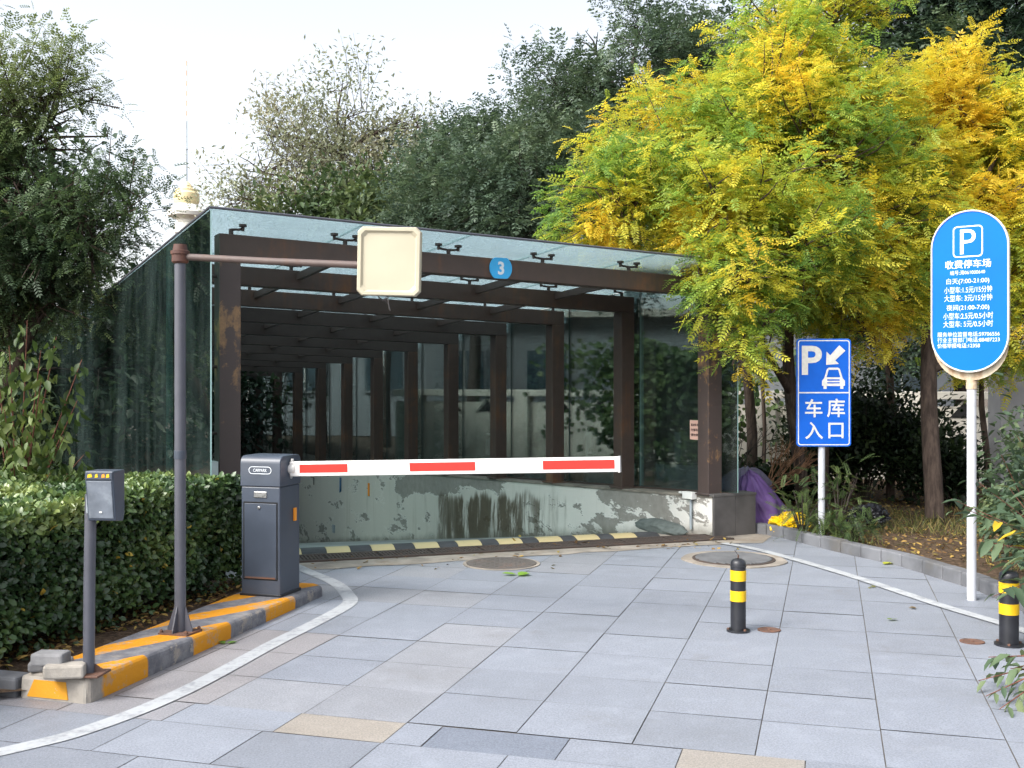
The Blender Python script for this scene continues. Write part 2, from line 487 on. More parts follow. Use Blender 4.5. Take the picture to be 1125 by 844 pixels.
def peel():
    n = N('peeling_white_wall_paint')
    x = n.xyz(); s, z = x[1], x[2]
    w = n.math('ADD', z, n.math('MULTIPLY', s, .1))
    base = n.mix(n.step(s, 1.0, 7.0), (.72, .675, .63), (.58, .535, .48))
    base = n.mix(n.math('MULTIPLY', n.noise(1.6, 6, .6), .3), base, (.3, .34, .33))
    # plaster where the paint has come off
    ridge = n.noise(1, 9, .72, n.mapped((1, 1.0, 2.6)), .25)
    near = n.math('MULTIPLY', n.math('SUBTRACT', 1, n.step(s, 1.2, 4.2)), .075)
    band = n.math('MULTIPLY', n.math('MULTIPLY', n.step(s, 4.2, 5.2), n.math('SUBTRACT', 1, n.step(s, 8.2, 9.2))), n.math('MULTIPLY', n.step(w, .42, .58), n.math('SUBTRACT', 1, n.step(w, .78, .92))))
    pf = n.math('ADD', n.math('ADD', ridge, near), n.math('MULTIPLY', band, .17))
    pm = n.step(pf, .57, .59)
    pl = n.mix(n.noise(9, 6, .7), (.16, .145, .13), (.36, .34, .31))
    edge = n.math('SUBTRACT', n.step(pf, .545, .57), pm)
    c = n.mix(n.math('MULTIPLY', edge, .25), base, (.85, .85, .83))
    c = n.mix(pm, c, pl)
    # black mould runs
    wob = n.math('MULTIPLY', n.math('SUBTRACT', n.noise(1, 7, .7, n.mapped((1, 2.2, .3))), .5), 1.1)
    w2 = n.math('ADD', w, n.math('MULTIPLY', wob, .55))
    s2 = n.math('ADD', s, n.math('MULTIPLY', wob, 3.0))
    reg = n.math('MULTIPLY', n.math('MULTIPLY', n.step(s2, 2.4, 4.2), n.math('SUBTRACT', 1, n.step(s2, 6.0, 7.6))), n.math('SUBTRACT', 1, n.step(w2, .38, .56)))
    st = n.noise(1, 7, .7, n.mapped((1, 3.4, .55)), .6)
    mm = n.step(n.math('ADD', st, n.math('MULTIPLY', reg, .17)), .55, .68)
    mm = n.math('MULTIPLY', mm, reg)
    c = n.mix(n.math('MULTIPLY', mm, .93), c, n.mix(n.noise(8, 6, .7), (.03, .022, .012), (.11, .08, .045)))
    faint = n.math('MULTIPLY', n.step(n.noise(1, 6, .6, n.mapped((1, 5, .4)), .4), .56, .74), .32)
    c = n.mix(faint, c, (.24, .22, .17))
    # damp grime along the foot of the wall
    ft = n.math('ADD', z, n.math('MULTIPLY', s, .14))
    g = n.math('MULTIPLY', n.math('SUBTRACT', 1, n.step(n.math('ADD', ft, n.math('MULTIPLY', n.noise(2.5, 6, .7), .25)), .1, .3)), .8)
    c = n.mix(g, c, (.13, .125, .1))
    h = n.math('SUBTRACT', n.noise(30, 4), n.math('MULTIPLY', pm, 1.5))
    return n.done(n.principled(c, .8, 0, n.bump(h, .5, .008), .3))
M['peel'] = peel()
M['plinth_dark'] = m_plain('dark_grey_cladding', (.075, .07, .068), .8, .2, 5, bump=.35, bscale=60)
M['ledge'] = m_plain('weathered_ledge', (.17, .15, .125), .9, .35, 3, bump=.5, bscale=40)
M['wall_white'] = m_plain('white_plaster', (.5, .55, .54), .8, .2, 3, dirt=(.2, .2, .18))
M['black'] = m_plain('black_paint', (.014, .015, .019), .38, .3, 8, bump=.05)
M['yellow_band'] = m_plain('yellow_reflective', (.68, .42, .004), .42, .1, 12, bump=.06, dirt=(.35, .2, .02), dirt_lo=.68, dirt_hi=.8)
M['white_paint'] = m_plain('white_paint', (.62, .62, .6), .4, .06, 5, bump=.03)
M['arm_white'] = m_plain('arm_white_enamel', (.66, .65, .63), .35, .05, 4, bump=.02, dirt=(.46, .44, .41), dirt_lo=.6, dirt_hi=.8)
M['red'] = m_plain('red_reflective', (.6, .014, .006), .5, .08, 20, bump=.03)
M['cream'] = m_plain('cream_plastic', (.44, .40, .295), .42, .06, 3, bump=.03, dirt=(.46, .38, .25), dirt_lo=.55, dirt_hi=.8)
M['sign_blue'] = m_plain('sign_blue', (.006, .10, .5), .5, .08, 4, bump=.02, spec=.2)
M['board_blue'] = m_plain('board_blue', (.0, .125, .72), .5, .05, 3, bump=.02, spec=.15)
M['disc_blue'] = m_plain('disc_cyan', (.03, .37, .72), .4, .06, 6)
M['sign_white'] = m_plain('sign_white_film', (.6, .59, .55), .5, .08, 30, bump=.02)
M['text_white'] = m_plain('white_lettering', (.68, .72, .76), .5, .03, 30, bump=0)
M['sign_pole'] = m_rust_steel('white_pole_paint', (.46, .475, .51), (.3, .17, .09), .62, .82, .45, 4)
M['rusty_white'] = m_rust_steel('rust_streaked_white', (.5, .43, .31), (.3, .13, .04), .44, .66, .55, 6)
M['rust'] = m_rust_steel('plain_rust', (.1, .055, .04), (.2, .09, .05), .45, .7, .8, 15)
M['grate'] = m_rust_steel('rusty_grating', (.05, .036, .03), (.11, .06, .04), .5, .7, .8, 6)
M['pit'] = m_plain('dark_pit', (.01, .01, .01), 1, .2, 3)
M['rubber'] = m_plain('black_rubber', (.045, .046, .05), .8, .25, 6, bump=.3, bscale=80, dirt=(.12, .11, .1))
M['bump_yellow'] = m_worn('bump_yellow_paint', (.56, .45, .24), (.22, .21, .19), .6, .68, 8)
M['steel_bright'] = m_plain('brushed_metal', (.55, .55, .55), .3, .15, 30, metal=.9)
M['cover'] = m_rust_steel('manhole_iron', (.09, .08, .073), (.2, .13, .1), .5, .7, .7, 4)
M['grey_cover'] = m_plain('grey_cover_stone', (.12, .123, .13), .7, .2, 6, bump=.3)
M['bark'] = m_bark('bark_brown', (.075, .055, .045))
M['bark_dark'] = m_bark('bark_dark', (.05, .04, .035))
M['twig'] = m_bark('dry_twig', (.22, .12, .07))
M['stem_red'] = m_bark('red_stem', (.16, .07, .05))
M['leaf'] = m_leaf('leaf_matte', .5, .35, .35)
M['leaf_yellow'] = m_leaf('leaf_autumn', .5, .52, .3)
M['leaf_gloss'] = m_leaf('leaf_glossy', .32, .2, .5)
M['litter'] = m_leaf('dead_leaf', .8, .1, .1)
M['purple'] = m_plain('purple_tarpaulin', (.095, .045, .17), .6, .22, 6, bump=.25, bscale=30)
M['yellow_bag'] = m_plain('yellow_plastic', (.62, .4, .005), .35, .15, 8, bump=.25, bscale=30)
M['black_bag'] = m_plain('black_plastic', (.012, .012, .016), .25, .3, 8, bump=.4, bscale=25)
M['sack'] = m_plain('grey_green_sack', (.085, .1, .095), .8, .25, 10, bump=.4, bscale=90)
M['brick'] = m_plain('grey_brick', (.31, .285, .25), .9, .2, 8, bump=.7, bscale=50, dirt=(.2, .19, .18))
M['brick_dark'] = m_plain('dark_grey_brick', (.19, .19, .195), .9, .2, 8, bump=.7, bscale=50)
M['fence'] = m_plain('fence_render', (.44, .42, .37), .9, .16, 1.5, bump=.3, bscale=40, dirt=(.26, .25, .22), dirt_lo=.5, dirt_hi=.75)
M['house'] = m_plain('pale_render', (.24, .26, .28), .9, .08, 1, bump=.1)
M['window'] = m_plain('window_glass_dark', (.06, .09, .11), .12, .2, 2, bump=0)
M['pink_paper'] = m_plain('pink_paper', (.72, .44, .36), .8, .06, 8, bump=.02)
M['ink'] = m_plain('dark_ink', (.06, .03, .03), .8, .1, 8, bump=0)
M['orange'] = m_plain('orange_tag', (.8, .28, .02), .5, .1, 8)
M['blue_rag'] = m_plain('blue_rag', (.06, .14, .26), .7, .2, 20)
M['conduit'] = m_plain('conduit_grey', (.3, .34, .37), .5, .1, 10)
M['screen'] = m_plain('reader_cover', (.14, .16, .19), .22, .2, 12, bump=.05, dirt=(.26, .29, .32), dirt_lo=.45, dirt_hi=.7)
M['tower_pale'] = m_plain('tower_concrete', (.7, .68, .62), .8, .06, .02, bump=0)
M['tower_gold'] = m_plain('tower_pod_ochre', (.72, .6, .34), .6, .06, .02, bump=0)
M['tower_red'] = m_plain('tower_antenna_orange', (.72, .4, .25), .6, .06, .02, bump=0)
M['cable'] = m_plain('cable_dark', (.04, .035, .035), .6, .1, 10)

# ================================================================== directions of the place
D1 = Vector((.278, .960, 0)).normalized()          # along the paving joints, away
D2 = Vector((D1.y, -D1.x, 0))                      # across them, to the right
CR_O = Vector((2.1, 11.6, 0)); CR_A = math.atan2(.473, .881)
EX = Vector((math.cos(CR_A), math.sin(CR_A), 0)); EY = Vector((-EX.y, EX.x, 0))
def cw(x, s, z=0): return CR_O + EX * x + EY * s + Vector((0, 0, z))

crest_a, crest_b = gd(335, 603), gd(705, 587)
ct = (crest_b - crest_a).normalized(); cn_ = Vector((-ct.y, ct.x, 0))
RAMP_K = .143
def crest_s(x):      # s where the canopy line x=const crosses the crest
    p = cw(x, 0); return (crest_a - p).dot(cn_) / EY.dot(cn_)
def ramp_z(x, s):
    return -RAMP_K * max(0.0, (cw(x, s) - crest_a).dot(cn_))

# ================================================================== ground
def sheet_with_hole(name, outer, hole, z, mat):
    b = bmesh.new(); es = []
    for loop in (outer, hole):
        vs = [b.verts.new((p[0], p[1], z)) for p in loop]
        es += [b.edges.new((vs[i], vs[(i + 1) % len(vs)])) for i in range(len(vs))]
    bmesh.ops.triangle_fill(b, use_beauty=True, edges=es)
    for f in b.faces:
        if f.normal.z < 0: f.normal_flip()
    me = bpy.data.meshes.new(name); b.to_mesh(me); b.free(); me.materials.append(mat)
    o = bpy.data.objects.new(name, me); COL.objects.link(o)
    return tag(o, kind='structure')
hole = [cw(-5.25, crest_s(-5.25) + .01), cw(.25, crest_s(.25) + .01), cw(.25, 20.6), cw(-5.25, 20.6)]
BIG = 2600
sheet_with_hole('ground', [(-BIG, -BIG), (BIG, -BIG), (BIG, BIG), (-BIG, BIG)], hole, -.03, M['earth'])

# paving: each stone its own quad over a dark bed
strip_a, strip_b = gd(325, 628), gd(805, 597.5)
sd = (strip_b - strip_a).normalized(); sn = Vector((-sd.y, sd.x, 0))
def pavers():
    V = []; Fc = []; C = []
    def stone(r0, r1, c0, c1, tint):
        j = .0027
        h = random.uniform(-.0012, .0012)
        ps = [(r0 + j, c0 + j), (r0 + j, c1 - j), (r1 - j, c1 - j), (r1 - j, c0 + j)]
        o = len(V)
        for r, c in ps:
            p = D1 * r + D2 * c
            V.append((p.x, p.y, h + random.uniform(-.0007, .0007)))
        Fc.append((o, o + 1, o + 2, o + 3)); C.extend([tint] * 4)
    base = np.array((.212, .229, .264))
    r0 = 4.9; RS = .52; CS = .545; c00 = -.309
    for k in range(-14, 16):
        c = c00 + CS * k
        jr = random.uniform(-.012, .012)
        for q in range(0, 16):
            r = r0 + RS * q + jr
            cen = D1 * (r + RS * .5) + D2 * (c + CS * .5)
            if (cen - strip_a).dot(sn) > .6 or r > 13: continue
            t = base * random.uniform(.945, 1.05)
            if k <= -4 and random.random() < .35: t = t * np.array((1.04, 1.0, .95))
            if random.random() < .1: t = t * 1.07
            if k < -5 and q < 3: t = base * np.array((1.1, .98, .88)) * random.uniform(.9, 1.05)
            stone(r, r + RS, c, c + CS, t)
    # the nearest rows are laid to another bond, with a few odd stones
    r = r0; row = 0
    while r > 2.0:
        hgt = .30 if row % 2 == 0 else .46
        c = -7 + random.uniform(0, .4)
        marks = {0: [(-2.5, .555, (.265, .24, .21)), (-1.945, .185, None), (-1.76, .62, (.15, .168, .205)), (-1.14, .515, None), (-.625, .53, (.265, .243, .218))]}
        if row == 0:
            x = -2.5
            while x > -7: stone(r - hgt, r, x - .6, x, base * random.uniform(.88, 1.08) * (np.array((1.08, .99, .92)) if x < -2.9 else 1)); x -= .6
            e = 0
            for cs, w, tc in marks[0]:
                stone(r - hgt, r, cs, cs + w, np.array(tc) if tc else base * random.uniform(.9, 1.08)); e = cs + w
            x = e
            while x < 6: stone(r - hgt, r, x, x + .58, base * random.uniform(.88, 1.1)); x += .58
        else:
            x = -7 + .25 * row
            while x < 6: stone(r - hgt, r, x, x + .6, base * random.uniform(.86, 1.1)); x += .6
        r -= hgt; row += 1
    me = bpy.data.meshes.new('paving'); me.from_pydata(V, [], Fc)
    a = me.attributes.new('tint', 'FLOAT_COLOR', 'POINT')
    a.data.foreach_set('color', np.concatenate([np.array(C), np.ones((len(C), 1))], 1).astype('f').ravel())
    me.materials.append(M['paver'])
    o = bpy.data.objects.new('paving', me); COL.objects.link(o); tag(o, kind='structure')
pavers()
pa = strip_a - sd * 9 ; pb = strip_b + sd * 7
MB().add([pa + Vector((0, 0, -.006)) + sn * .45, pa - sn * 12 + Vector((0, 0, -.006)), pb - sn * 12 + Vector((0, 0, -.006)), pb + Vector((0, 0, -.006)) + sn * .45], [(0, 1, 2, 3)]).build('paving_bed', M['joint'], bevel=0)
tag(bpy.data.objects['paving_bed'], kind='structure')
# sandy concrete between paving and ramp head
gr_a, gr_b = gd(335, 619), gd(800, 593.5)
def poly_sheet(name, pts, mat, z, kind='structure'):
    o = MB().add([Vector((p[0], p[1], z)) for p in pts], [list(range(len(pts)))]).build(name, mat)
    if o.data.polygons[0].normal.z < 0: o.data.flip_normals()
    return tag(o, kind=kind)
apron = [strip_a - sd * 1.2]
for i in range(1, 24):
    apron.append(strip_a.lerp(strip_b, i / 24) + sn * random.uniform(-.03, .03))
apron += [strip_b, gd(838, 597), cw(.62, -.3), cw(.3, -.1), cw(-.2, crest_s(-.2)), cw(-5.05, crest_s(-5.05))]
poly_sheet('concrete_apron', apron, M['sandcrete'], .004)
# the ramp going down under the canopy
rv = []; nseg = 14
b = MB()
for i in range(nseg + 1):
    for x in (-5.1, -.05):
        s0 = crest_s(x); s = s0 + (20.55 - s0) * i / nseg
        rv.append(cw(x, s, ramp_z(x, s) - (.0 if i else -.002)))
b.add(rv, [(2 * i, 2 * i + 1, 2 * i + 3, 2 * i + 2) for i in range(nseg)])
tag(b.build('ramp', M['ramp']), kind='structure')

# painted lines
def path_strip(name, pts, w, z, mat):
    pts = [Vector((p[0], p[1], z)) for p in pts]
    # Catmull-Rom resample
    P = [pts[0]] + pts + [pts[-1]]; out = []
    for i in range(1, len(P) - 2):
        for k in range(6):
            t = k / 6; p0, p1, p2, p3 = P[i - 1:i + 3]
            out.append(.5 * ((2 * p1) + (p2 - p0) * t + (2 * p0 - 5 * p1 + 4 * p2 - p3) * t * t + (3 * p1 - p0 - 3 * p2 + p3) * t ** 3))
    out.append(pts[-1]); vs = []
    for i, p in enumerate(out):
        t = (out[min(i + 1, len(out) - 1)] - out[max(i - 1, 0)]).normalized(); n = Vector((-t.y, t.x, 0))
        vs += [p + n * w / 2, p - n * w / 2]
    o = MB().add(vs, [(2 * i, 2 * i + 1, 2 * i + 3, 2 * i + 2) for i in range(len(out) - 1)]).build(name, mat)
    for f in o.data.polygons:
        pass
    return tag(o, kind='structure')
path_strip('painted_line', [(-3.0, 4.15), gd(5, 826), gd(100, 801), gd(200, 761), gd(300, 708), gd(350, 683), gd(383, 664), gd(381, 653), gd(368, 641), gd(340, 629), gd(322, 621)], .112, .0045, M['line'])
path_strip('painted_line', [gd(795, 597.5), gd(840, 606.5), gd(930, 632), gd(1030, 665), gd(1100, 686), gd(1160, 706)], .1, .0085, M['line'])

# ------------------------------------------------------------------ planting beds
kerb_pts = [gd(828, 586), gd(860, 591.5), gd(901, 602), gd(945, 612.5), gd(990, 623), gd(1035, 637), gd(1075, 650), gd(1115, 668), gd(1175, 700), gd(1240, 760), Vector((3.1, 4.4, 0)), Vector((2.95, 2.6, 0)), Vector((2.8, .8, 0))]
def bed(name, outline, z, mat, res=.3, amp=.03):
    b = bmesh.new()
    vs = [b.verts.new((p[0], p[1], z)) for p in outline]
    b.faces.new(vs)
    bmesh.ops.triangulate(b, faces=b.faces[:])
    for _ in range(5):
        es = [e for e in b.edges if e.calc_length() > res * 1.6]
        if not es: break
        bmesh.ops.subdivide_edges(b, edges=es, cuts=1)
        bmesh.ops.triangulate(b, faces=b.faces[:])
    for v in b.verts:
        v.co.z += amp * mnoise.noise(v.co * 1.3) + amp * .4 * mnoise.noise(v.co * 5)
    bmesh.ops.recalc_face_normals(b, faces=b.faces)
    me = bpy.data.meshes.new(name); b.to_mesh(me); b.free()
    if me.polygons[0].normal.z < 0: me.flip_normals()
    me.materials.append(mat); me.shade_smooth()
    o = bpy.data.objects.new(name, me); COL.objects.link(o)
    return tag(o, kind='structure')
def soil():
    n = N('leaf_strewn_soil')
    f = n.noise(3, 7, .7); g = n.noise(24, 6, .7)
    c = n.mix(n.step(g, .35, .7), (.05, .034, .022), (.15, .1, .065))
    c = n.mix(n.math('MULTIPLY', n.step(f, .55, .7), .6), c, (.05, .065, .02))
    return n.done(n.principled(c, .95, 0, n.bump(g, .9, .03), .2))
M['soil'] = soil()
outl = [p + Vector((.08, .1, 0)) for p in kerb_pts] + [(14, .8), (16, 19), (-2.5, 23), cw(.5, 11), cw(.5, 5), cw(.5, .2)]
bed('flower_bed', outl, .05, M['soil'])
lb = [(-2.3, 5.75), (-1.95, 7.0), (-1.75, 8.0), (-1.9, 8.8), cw(-5.5, -.2), cw(-5.5, 6), cw(-5.5, 19), (-30, 30), (-30, 5.0), (-2.75, 5.55)]
bed('hedge_bed', lb, .04, M['soil'], .4)

# kerb along the right-hand bed: one run of stones
def kerb_run(name, label, pts, w, h, mats):
    root = thing(name, label, 'kerb', pts[0])
    P = [pts[0]] + list(pts) + [pts[-1]]; out = []
    for i in range(1, len(P) - 2):
        for k in range(4):
            t = k / 4; p0, p1, p2, p3 = P[i - 1:i + 3]
            out.append(.5 * ((2 * p1) + (p2 - p0) * t + (2 * p0 - 5 * p1 + 4 * p2 - p3) * t * t + (3 * p1 - p0 - 3 * p2 + p3) * t ** 3))
    out.append(pts[-1])
    for i in range(0, len(out) - 2, 2):
        a, m, c = out[i], out[i + 1], out[i + 2]
        def nn(p, q): t = (q - p).normalized(); return Vector((-t.y, t.x, 0))
        n0, n2 = nn(a, m), nn(m, c)
        g = (c - a).normalized() * .004
        hh = h + random.uniform(-.008, .008)
        vs = []
        for z in (-.02, hh):
            vs += [a + g + Vector((0, 0, z)), c - g + Vector((0, 0, z)), c - g + n2 * w + Vector((0, 0, z)), a + g + n0 * w + Vector((0, 0, z))]
        b = MB().hexa([v - root.location for v in vs])
        b.build('kerb_stone', mats, root, bevel=.014, seg=2)
    return root
kerb_run('bed_kerb', 'curved grey stone kerb between paving and planted bed', kerb_pts, .11, .115, M['kerb'])

# painted kerb island under the barrier
def island():
    A = Vector((-2.15, 5.56, 0)); d = Vector((.248, .969, 0)).normalized(); l = Vector((-d.y, d.x, 0))
    rz = math.atan2(d.y, d.x) - math.pi / 2
    root = thing('traffic_island', 'raised kerb island with worn yellow and grey diagonal bands under the barrier', 'kerb', A, rz)
    n = N('yellow_grey_island_paint')
    x = n.xyz(); s = x[1]; w = n.math('MULTIPLY', x[0], -1.0)
    t = n.math('ADD', s, n.math('MULTIPLY', n.math('MAXIMUM', n.math('SUBTRACT', w, .03), 0), 2.3))
    t = n.math('ADD', t, n.math('MULTIPLY', n.math('SUBTRACT', n.noise(14, 3), .5), .03))
    fr = n.math('FRACT', n.math('DIVIDE', n.math('SUBTRACT', t, .06), .93))
    ymask = n.math('MULTIPLY', n.step(fr, .0, .015), n.math('SUBTRACT', 1, n.step(fr, .485, .5)))
    ymask = n.math('MULTIPLY', ymask, n.step(s, .09, .1))
    wear = n.step(n.math('ADD', n.noise(5, 9, .72), n.math('MULTIPLY', n.noise(40, 3), .12)), .6, .68)
    top = n.step(n.math('ADD', x[2], n.math('MULTIPLY', s, .0175)), .122, .129)
    wear_y = n.math('MULTIPLY', wear, n.math('ADD', n.math('MULTIPLY', top, .35), .45))
    yc = n.mix(n.noise(3, 5), (.5, .2, .01), (.66, .29, .012))
    gc = n.mix(n.step(n.noise(7, 7, .7), .4, .65), (.115, .115, .13), (.2, .2, .21))
    under = n.mix(n.noise(20, 6, .7), (.17, .155, .14), (.39, .35, .3))
    gc = n.mix(n.math('MULTIPLY', n.step(n.noise(6, 9, .75), .54, .6), n.math('SUBTRACT', 1, n.math('MULTIPLY', top, .6))), gc, under)
    c = n.mix(ymask, gc, n.mix(wear_y, yc, under))
    bare = n.math('SUBTRACT', 1, n.step(n.math('ADD', s, n.math('MULTIPLY', n.noise(9, 4), .08)), .14, .17))
    c = n.mix(bare, c, under)
    mt = n.done(n.principled(c, .75, 0, n.bump(n.noise(28, 7, .7), .6, .01), .3))
    sh = [(0, 0), (0, .6), (0, 1.2), (0, 1.9), (0, 2.86), (-.1, 2.95), (-.52, 2.95), (-.46, 1.9), (-.42, 1.2), (-.40, .6), (-.40, .02)]
    def ih(y): return .13 - .05 * max(0, y) / 2.86
    b = MB(); b.prism(sh, 'z', -.03, .13)
    for v in b.v:
        if v.z > .1: v.z = ih(v.y)
    o = b.build('kerb_body', mt, root, bevel=.03, seg=3)
    # short return kerb stone with the yellow patch, running off to the left
    rb = MB(); rb.hexa([Vector(p) for p in ((-.42, .0, -.03), (-.012, -.014, -.03), (-.012, .1, -.03), (-.42, .12, -.03), (-.42, .012, .115), (-.015, .0, .118), (-.015, .1, .118), (-.42, .12, .115))])
    rb.build('end_stone', M['brick'], root, bevel=.02)
    yp = MB(); yp.hexa([Vector(p) for p in ((-.37, -.003, .012), (-.12, -.0115, .012), (-.12, -.006, .012), (-.37, .003, .012), (-.335, .0075, .098), (-.14, .0005, .098), (-.14, .006, .098), (-.335, .013, .098))])
    yp.build('yellow_patch', m_worn('yellow_kerb_paint', (.66, .3, .012), (.36, .33, .28), .6, .66, 14), root)
    for k in range(5):
        w0 = -.44 - .62 * k
        MB().hexa([Vector(p) for p in ((w0 - .6, .03 + .05 * k, -.03), (w0, .0 + .05 * k, -.03), (w0, .13 + .05 * k, -.03), (w0 - .6, .15 + .05 * k, -.03), (w0 - .6, .03 + .05 * k, .1), (w0, .0 + .05 * k, .1), (w0, .13 + .05 * k, .1), (w0 - .6, .15 + .05 * k, .1))]).build('kerb_stone', M['kerb'], root, bevel=.018)
    return root
island()
# ================================================================== glass canopy over the ramp
W, S, NP = 5.1, 1.62, 13
END = S * (NP - 1)
def zb(x, s): return 2.713 - .0296 * x - .0500 * s       # top of the beams
def zpr(s): return .43 - .0441 * s                       # top of the right ramp wall
def zpl(s): return .40 - .0441 * s                       # top of the left ramp wall
GAP = .105
can = thing('glass_canopy', 'long glass and brown steel canopy sloping down over the garage ramp', 'canopy', CR_O, CR_A)
def post(x, s, zbot, mat):
    b = MB(); h = zb(x, s) - .185
    b.box((x, s, (zbot + h) / 2), (.18, .18, h - zbot))
    b.box((x, s, zbot + .008), (.26, .26, .016))
    return b.build('post', mat, can, bevel=.006)
for i in range(NP):
    s = S * i
    post(0, s, zpr(s), M['front_post'] if i == 0 else M['steel'])
    post(-W, s, zpl(s), M['front_post'] if i == 0 else M['steel_dark'])
    MB().box((-W - .165, s, zpl(s) + .285), (.13, .2, .569)).build('pedestal', M['wall_white'], can)
    # beam
    x0, x1 = -W - .09, .09
    vs = []
    for dz in (-.185, 0):
        vs += [(x0, s - .09, zb(x0, s) + dz), (x1, s - .09, zb(x1, s) + dz), (x1, s + .09, zb(x1, s) + dz), (x0, s + .09, zb(x0, s) + dz)]
    bm_ = MB().hexa([Vector(v) for v in vs]).build('beam', M['steel'] if i < 3 else M['steel_dark'], can, bevel=.006)
    # spider fittings that carry the roof glass
    for j in range(6):
        x = -W + .03 + (W - .06) * j / 5
        z = zb(x, s); f = MB()
        f.tube([(x, s, z), (x, s, z + .055)], .02, 8)
        arms = (-1, 1) if 0 < j < 5 else ((1,) if j == 0 else (-1,))
        for a in arms:
            f.tube([(x, s, z + .05), (x + a * .07, s, z + .055 - .002 * a), (x + a * .10, s, z + .066)], .011, 6)
            f.lathe([(.014, .045), (.014, .078), (.034, .082), (.034, GAP - .002)], 12, (x + a * .10, s, z - .0296 * a * .10))
        f.build('spider_fitting', M['steel_dark'], bm_, smooth=40)
    # purlins to the next beam
    if i < NP - 1:
        for j in range(1, 5):
            x = -W + .03 + (W - .06) * j / 5 + .05
            y0, y1 = s + .092, s + S - .092; vs = []
            for dz in (-.1, -.03):
                vs += [(x - .025, y0, zb(x, y0) + dz), (x + .025, y0, zb(x, y0) + dz), (x + .025, y1, zb(x, y1) + dz), (x - .025, y1, zb(x, y1) + dz)]
            MB().hexa([Vector(v) for v in vs]).build('purlin', M['steel_dark'], can)
def pane(name, vs, mat, edge='glass_edge'):
    """a slab of glass: 4 lower + 4 upper corners, green polished edges"""
    b = MB(); b.hexa([Vector(v) for v in vs])
    lens = []
    o = b.build(name, [mat, M[edge]], can)
    ar = sorted(((p.area, p.index) for p in o.data.polygons), reverse=True)
    for a, ix in ar[2:]: o.data.polygons[ix].material_index = 1
    return o
xs = [-W - .26] + [-W + .03 + (W - .06) * j / 5 for j in range(1, 5)] + [.17]
ss = [-.5] + [S * i for i in range(1, NP)] + [END + .5]
for i in range(len(ss) - 1):
    for j in range(5):
        x0, x1, y0, y1 = xs[j] + .004, xs[j + 1] - .004, ss[i] + .004, ss[i + 1] - .004
        vs = []
        for dz in (GAP, GAP + .014):
            vs += [(x, y, zb(x, y) + dz) for x, y in ((x0, y0), (x1, y0), (x1, y1), (x0, y1))]
        pane('roof_pane', vs, M['roof_glass'])
for side in (0, 1):
    x = .15 if side else -W - .25
    y = -.28 if side else -.5
    k = 0
    while y < END + .4:
        y1 = (1.5 if side else 1.3) + S * k
        zp = zpr if side else zpl
        a, b_ = y + .004, y1 - .004
        if not side: zp = lambda s: .06 - .03 * s
        vs = [(x - .006, a, zp(a) + .02), (x + .006, a, zp(a) + .02), (x + .006, b_, zp(b_) + .02), (x - .006, b_, zp(b_) + .02)]
        vs += [(x - .006, a, zb(x, a) + GAP - .012), (x + .006, a, zb(x, a) + GAP - .012), (x + .006, b_, zb(x, b_) + GAP - .012), (x - .006, b_, zb(x, b_) + GAP - .012)]
        pane('side_pane', vs, M['right_glass'] if side else M['side_glass'], 'glass_edge' if k == 0 else 'glass_edge_dark')
        # small stand-off clamps from the posts
        y = y1; k += 1
    zp = zpr if side else zpl
    vs = []
    for dz in (.0, .02):
        vs += [(x - .03, -.17, zp(-.17) + dz), (x + .03, -.17, zp(-.17) + dz), (x + .03, END + .5, zp(END + .5) + dz), (x - .03, END + .5, zp(END + .5) + dz)]
    MB().hexa([Vector(v) for v in vs]).build('glass_channel', M['steel_dark'], can)
# thin aluminium trim on the left roof edge and along the front edge
for (p, q) in (((-W - .262, -.5), (-W - .262, END + .5)), ((-W - .262, -.505), (.17, -.505))):
    a = Vector((*p, zb(*p) + GAP + .008)); c = Vector((*q, zb(*q) + GAP + .008))
    MB().tube([a, c], .011, 6).build('edge_trim', M['pole_grey'], can)
for i in range(NP):
    s = S * i
    for z in (zb(-W, s) - .35, (zpl(s) + zb(0, s)) / 2 + .2, zpl(s) + .8):
        MB().tube([(-W - .09, s, z), (-W - .242, s, z)], .014, 8).build('glass_bracket', M['steel_dark'], can, smooth=40)
    for z in (zb(0, s) - .35, zpr(s) + 1.15, zpr(s) + .3):
        MB().tube([(.09, s, z), (.142, s, z)], .014, 8).build('glass_bracket', M['steel_dark'], can, smooth=40)

# ------------------------------------------------------------------ ramp walls (the right one is the peeling white wall)
def ramp_wall(label, x0, x1, ztop, face_mat, s0):
    root = thing('ramp_wall', label, 'wall', CR_O, CR_A)
    vs = []
    s1 = 20.6
    for f in (lambda s: -3.4, lambda s: ztop(s) - .03):
        vs += [(x0, s0, f(s0)), (x1, s0, f(s0)), (x1, s1, f(s1)), (x0, s1, f(s1))]
    MB().hexa([Vector(v) for v in vs]).build('wall_body', face_mat, root)
    vs = []
    for dz in (-.029, -.002):
        vs += [(x0 - .012, s0 - .01, ztop(s0) + dz), (x1 + .012, s0 - .01, ztop(s0) + dz), (x1 + .012, s1, ztop(s1) + dz), (x0 - .012, s1, ztop(s1) + dz)]
    MB().hexa([Vector(v) for v in vs]).build('coping', M['ledge'], root, bevel=.004)
    return root
rw = ramp_wall('white ramp wall with peeling paint and black mould below the right-hand glass', -.095, .455, zpr, M['peel'], -.16)
for (a, b_) in ((-.098, .185), (.189, .462)):       # dark cladding slabs on its end
    MB().box(((a + b_) / 2, -.18, .2), (b_ - a, .03, .46)).build('end_cladding', M['plinth_dark'], rw, bevel=.004)
MB().box((.182, -.085, .434), (.58, .23, .028)).build('end_cap', M['plinth_dark'], rw, bevel=.005)
lw = ramp_wall('white left ramp wall largely hidden behind hedge and barrier box', -W - .22, -W + .13, zpl, M['wall_white'], -.2)
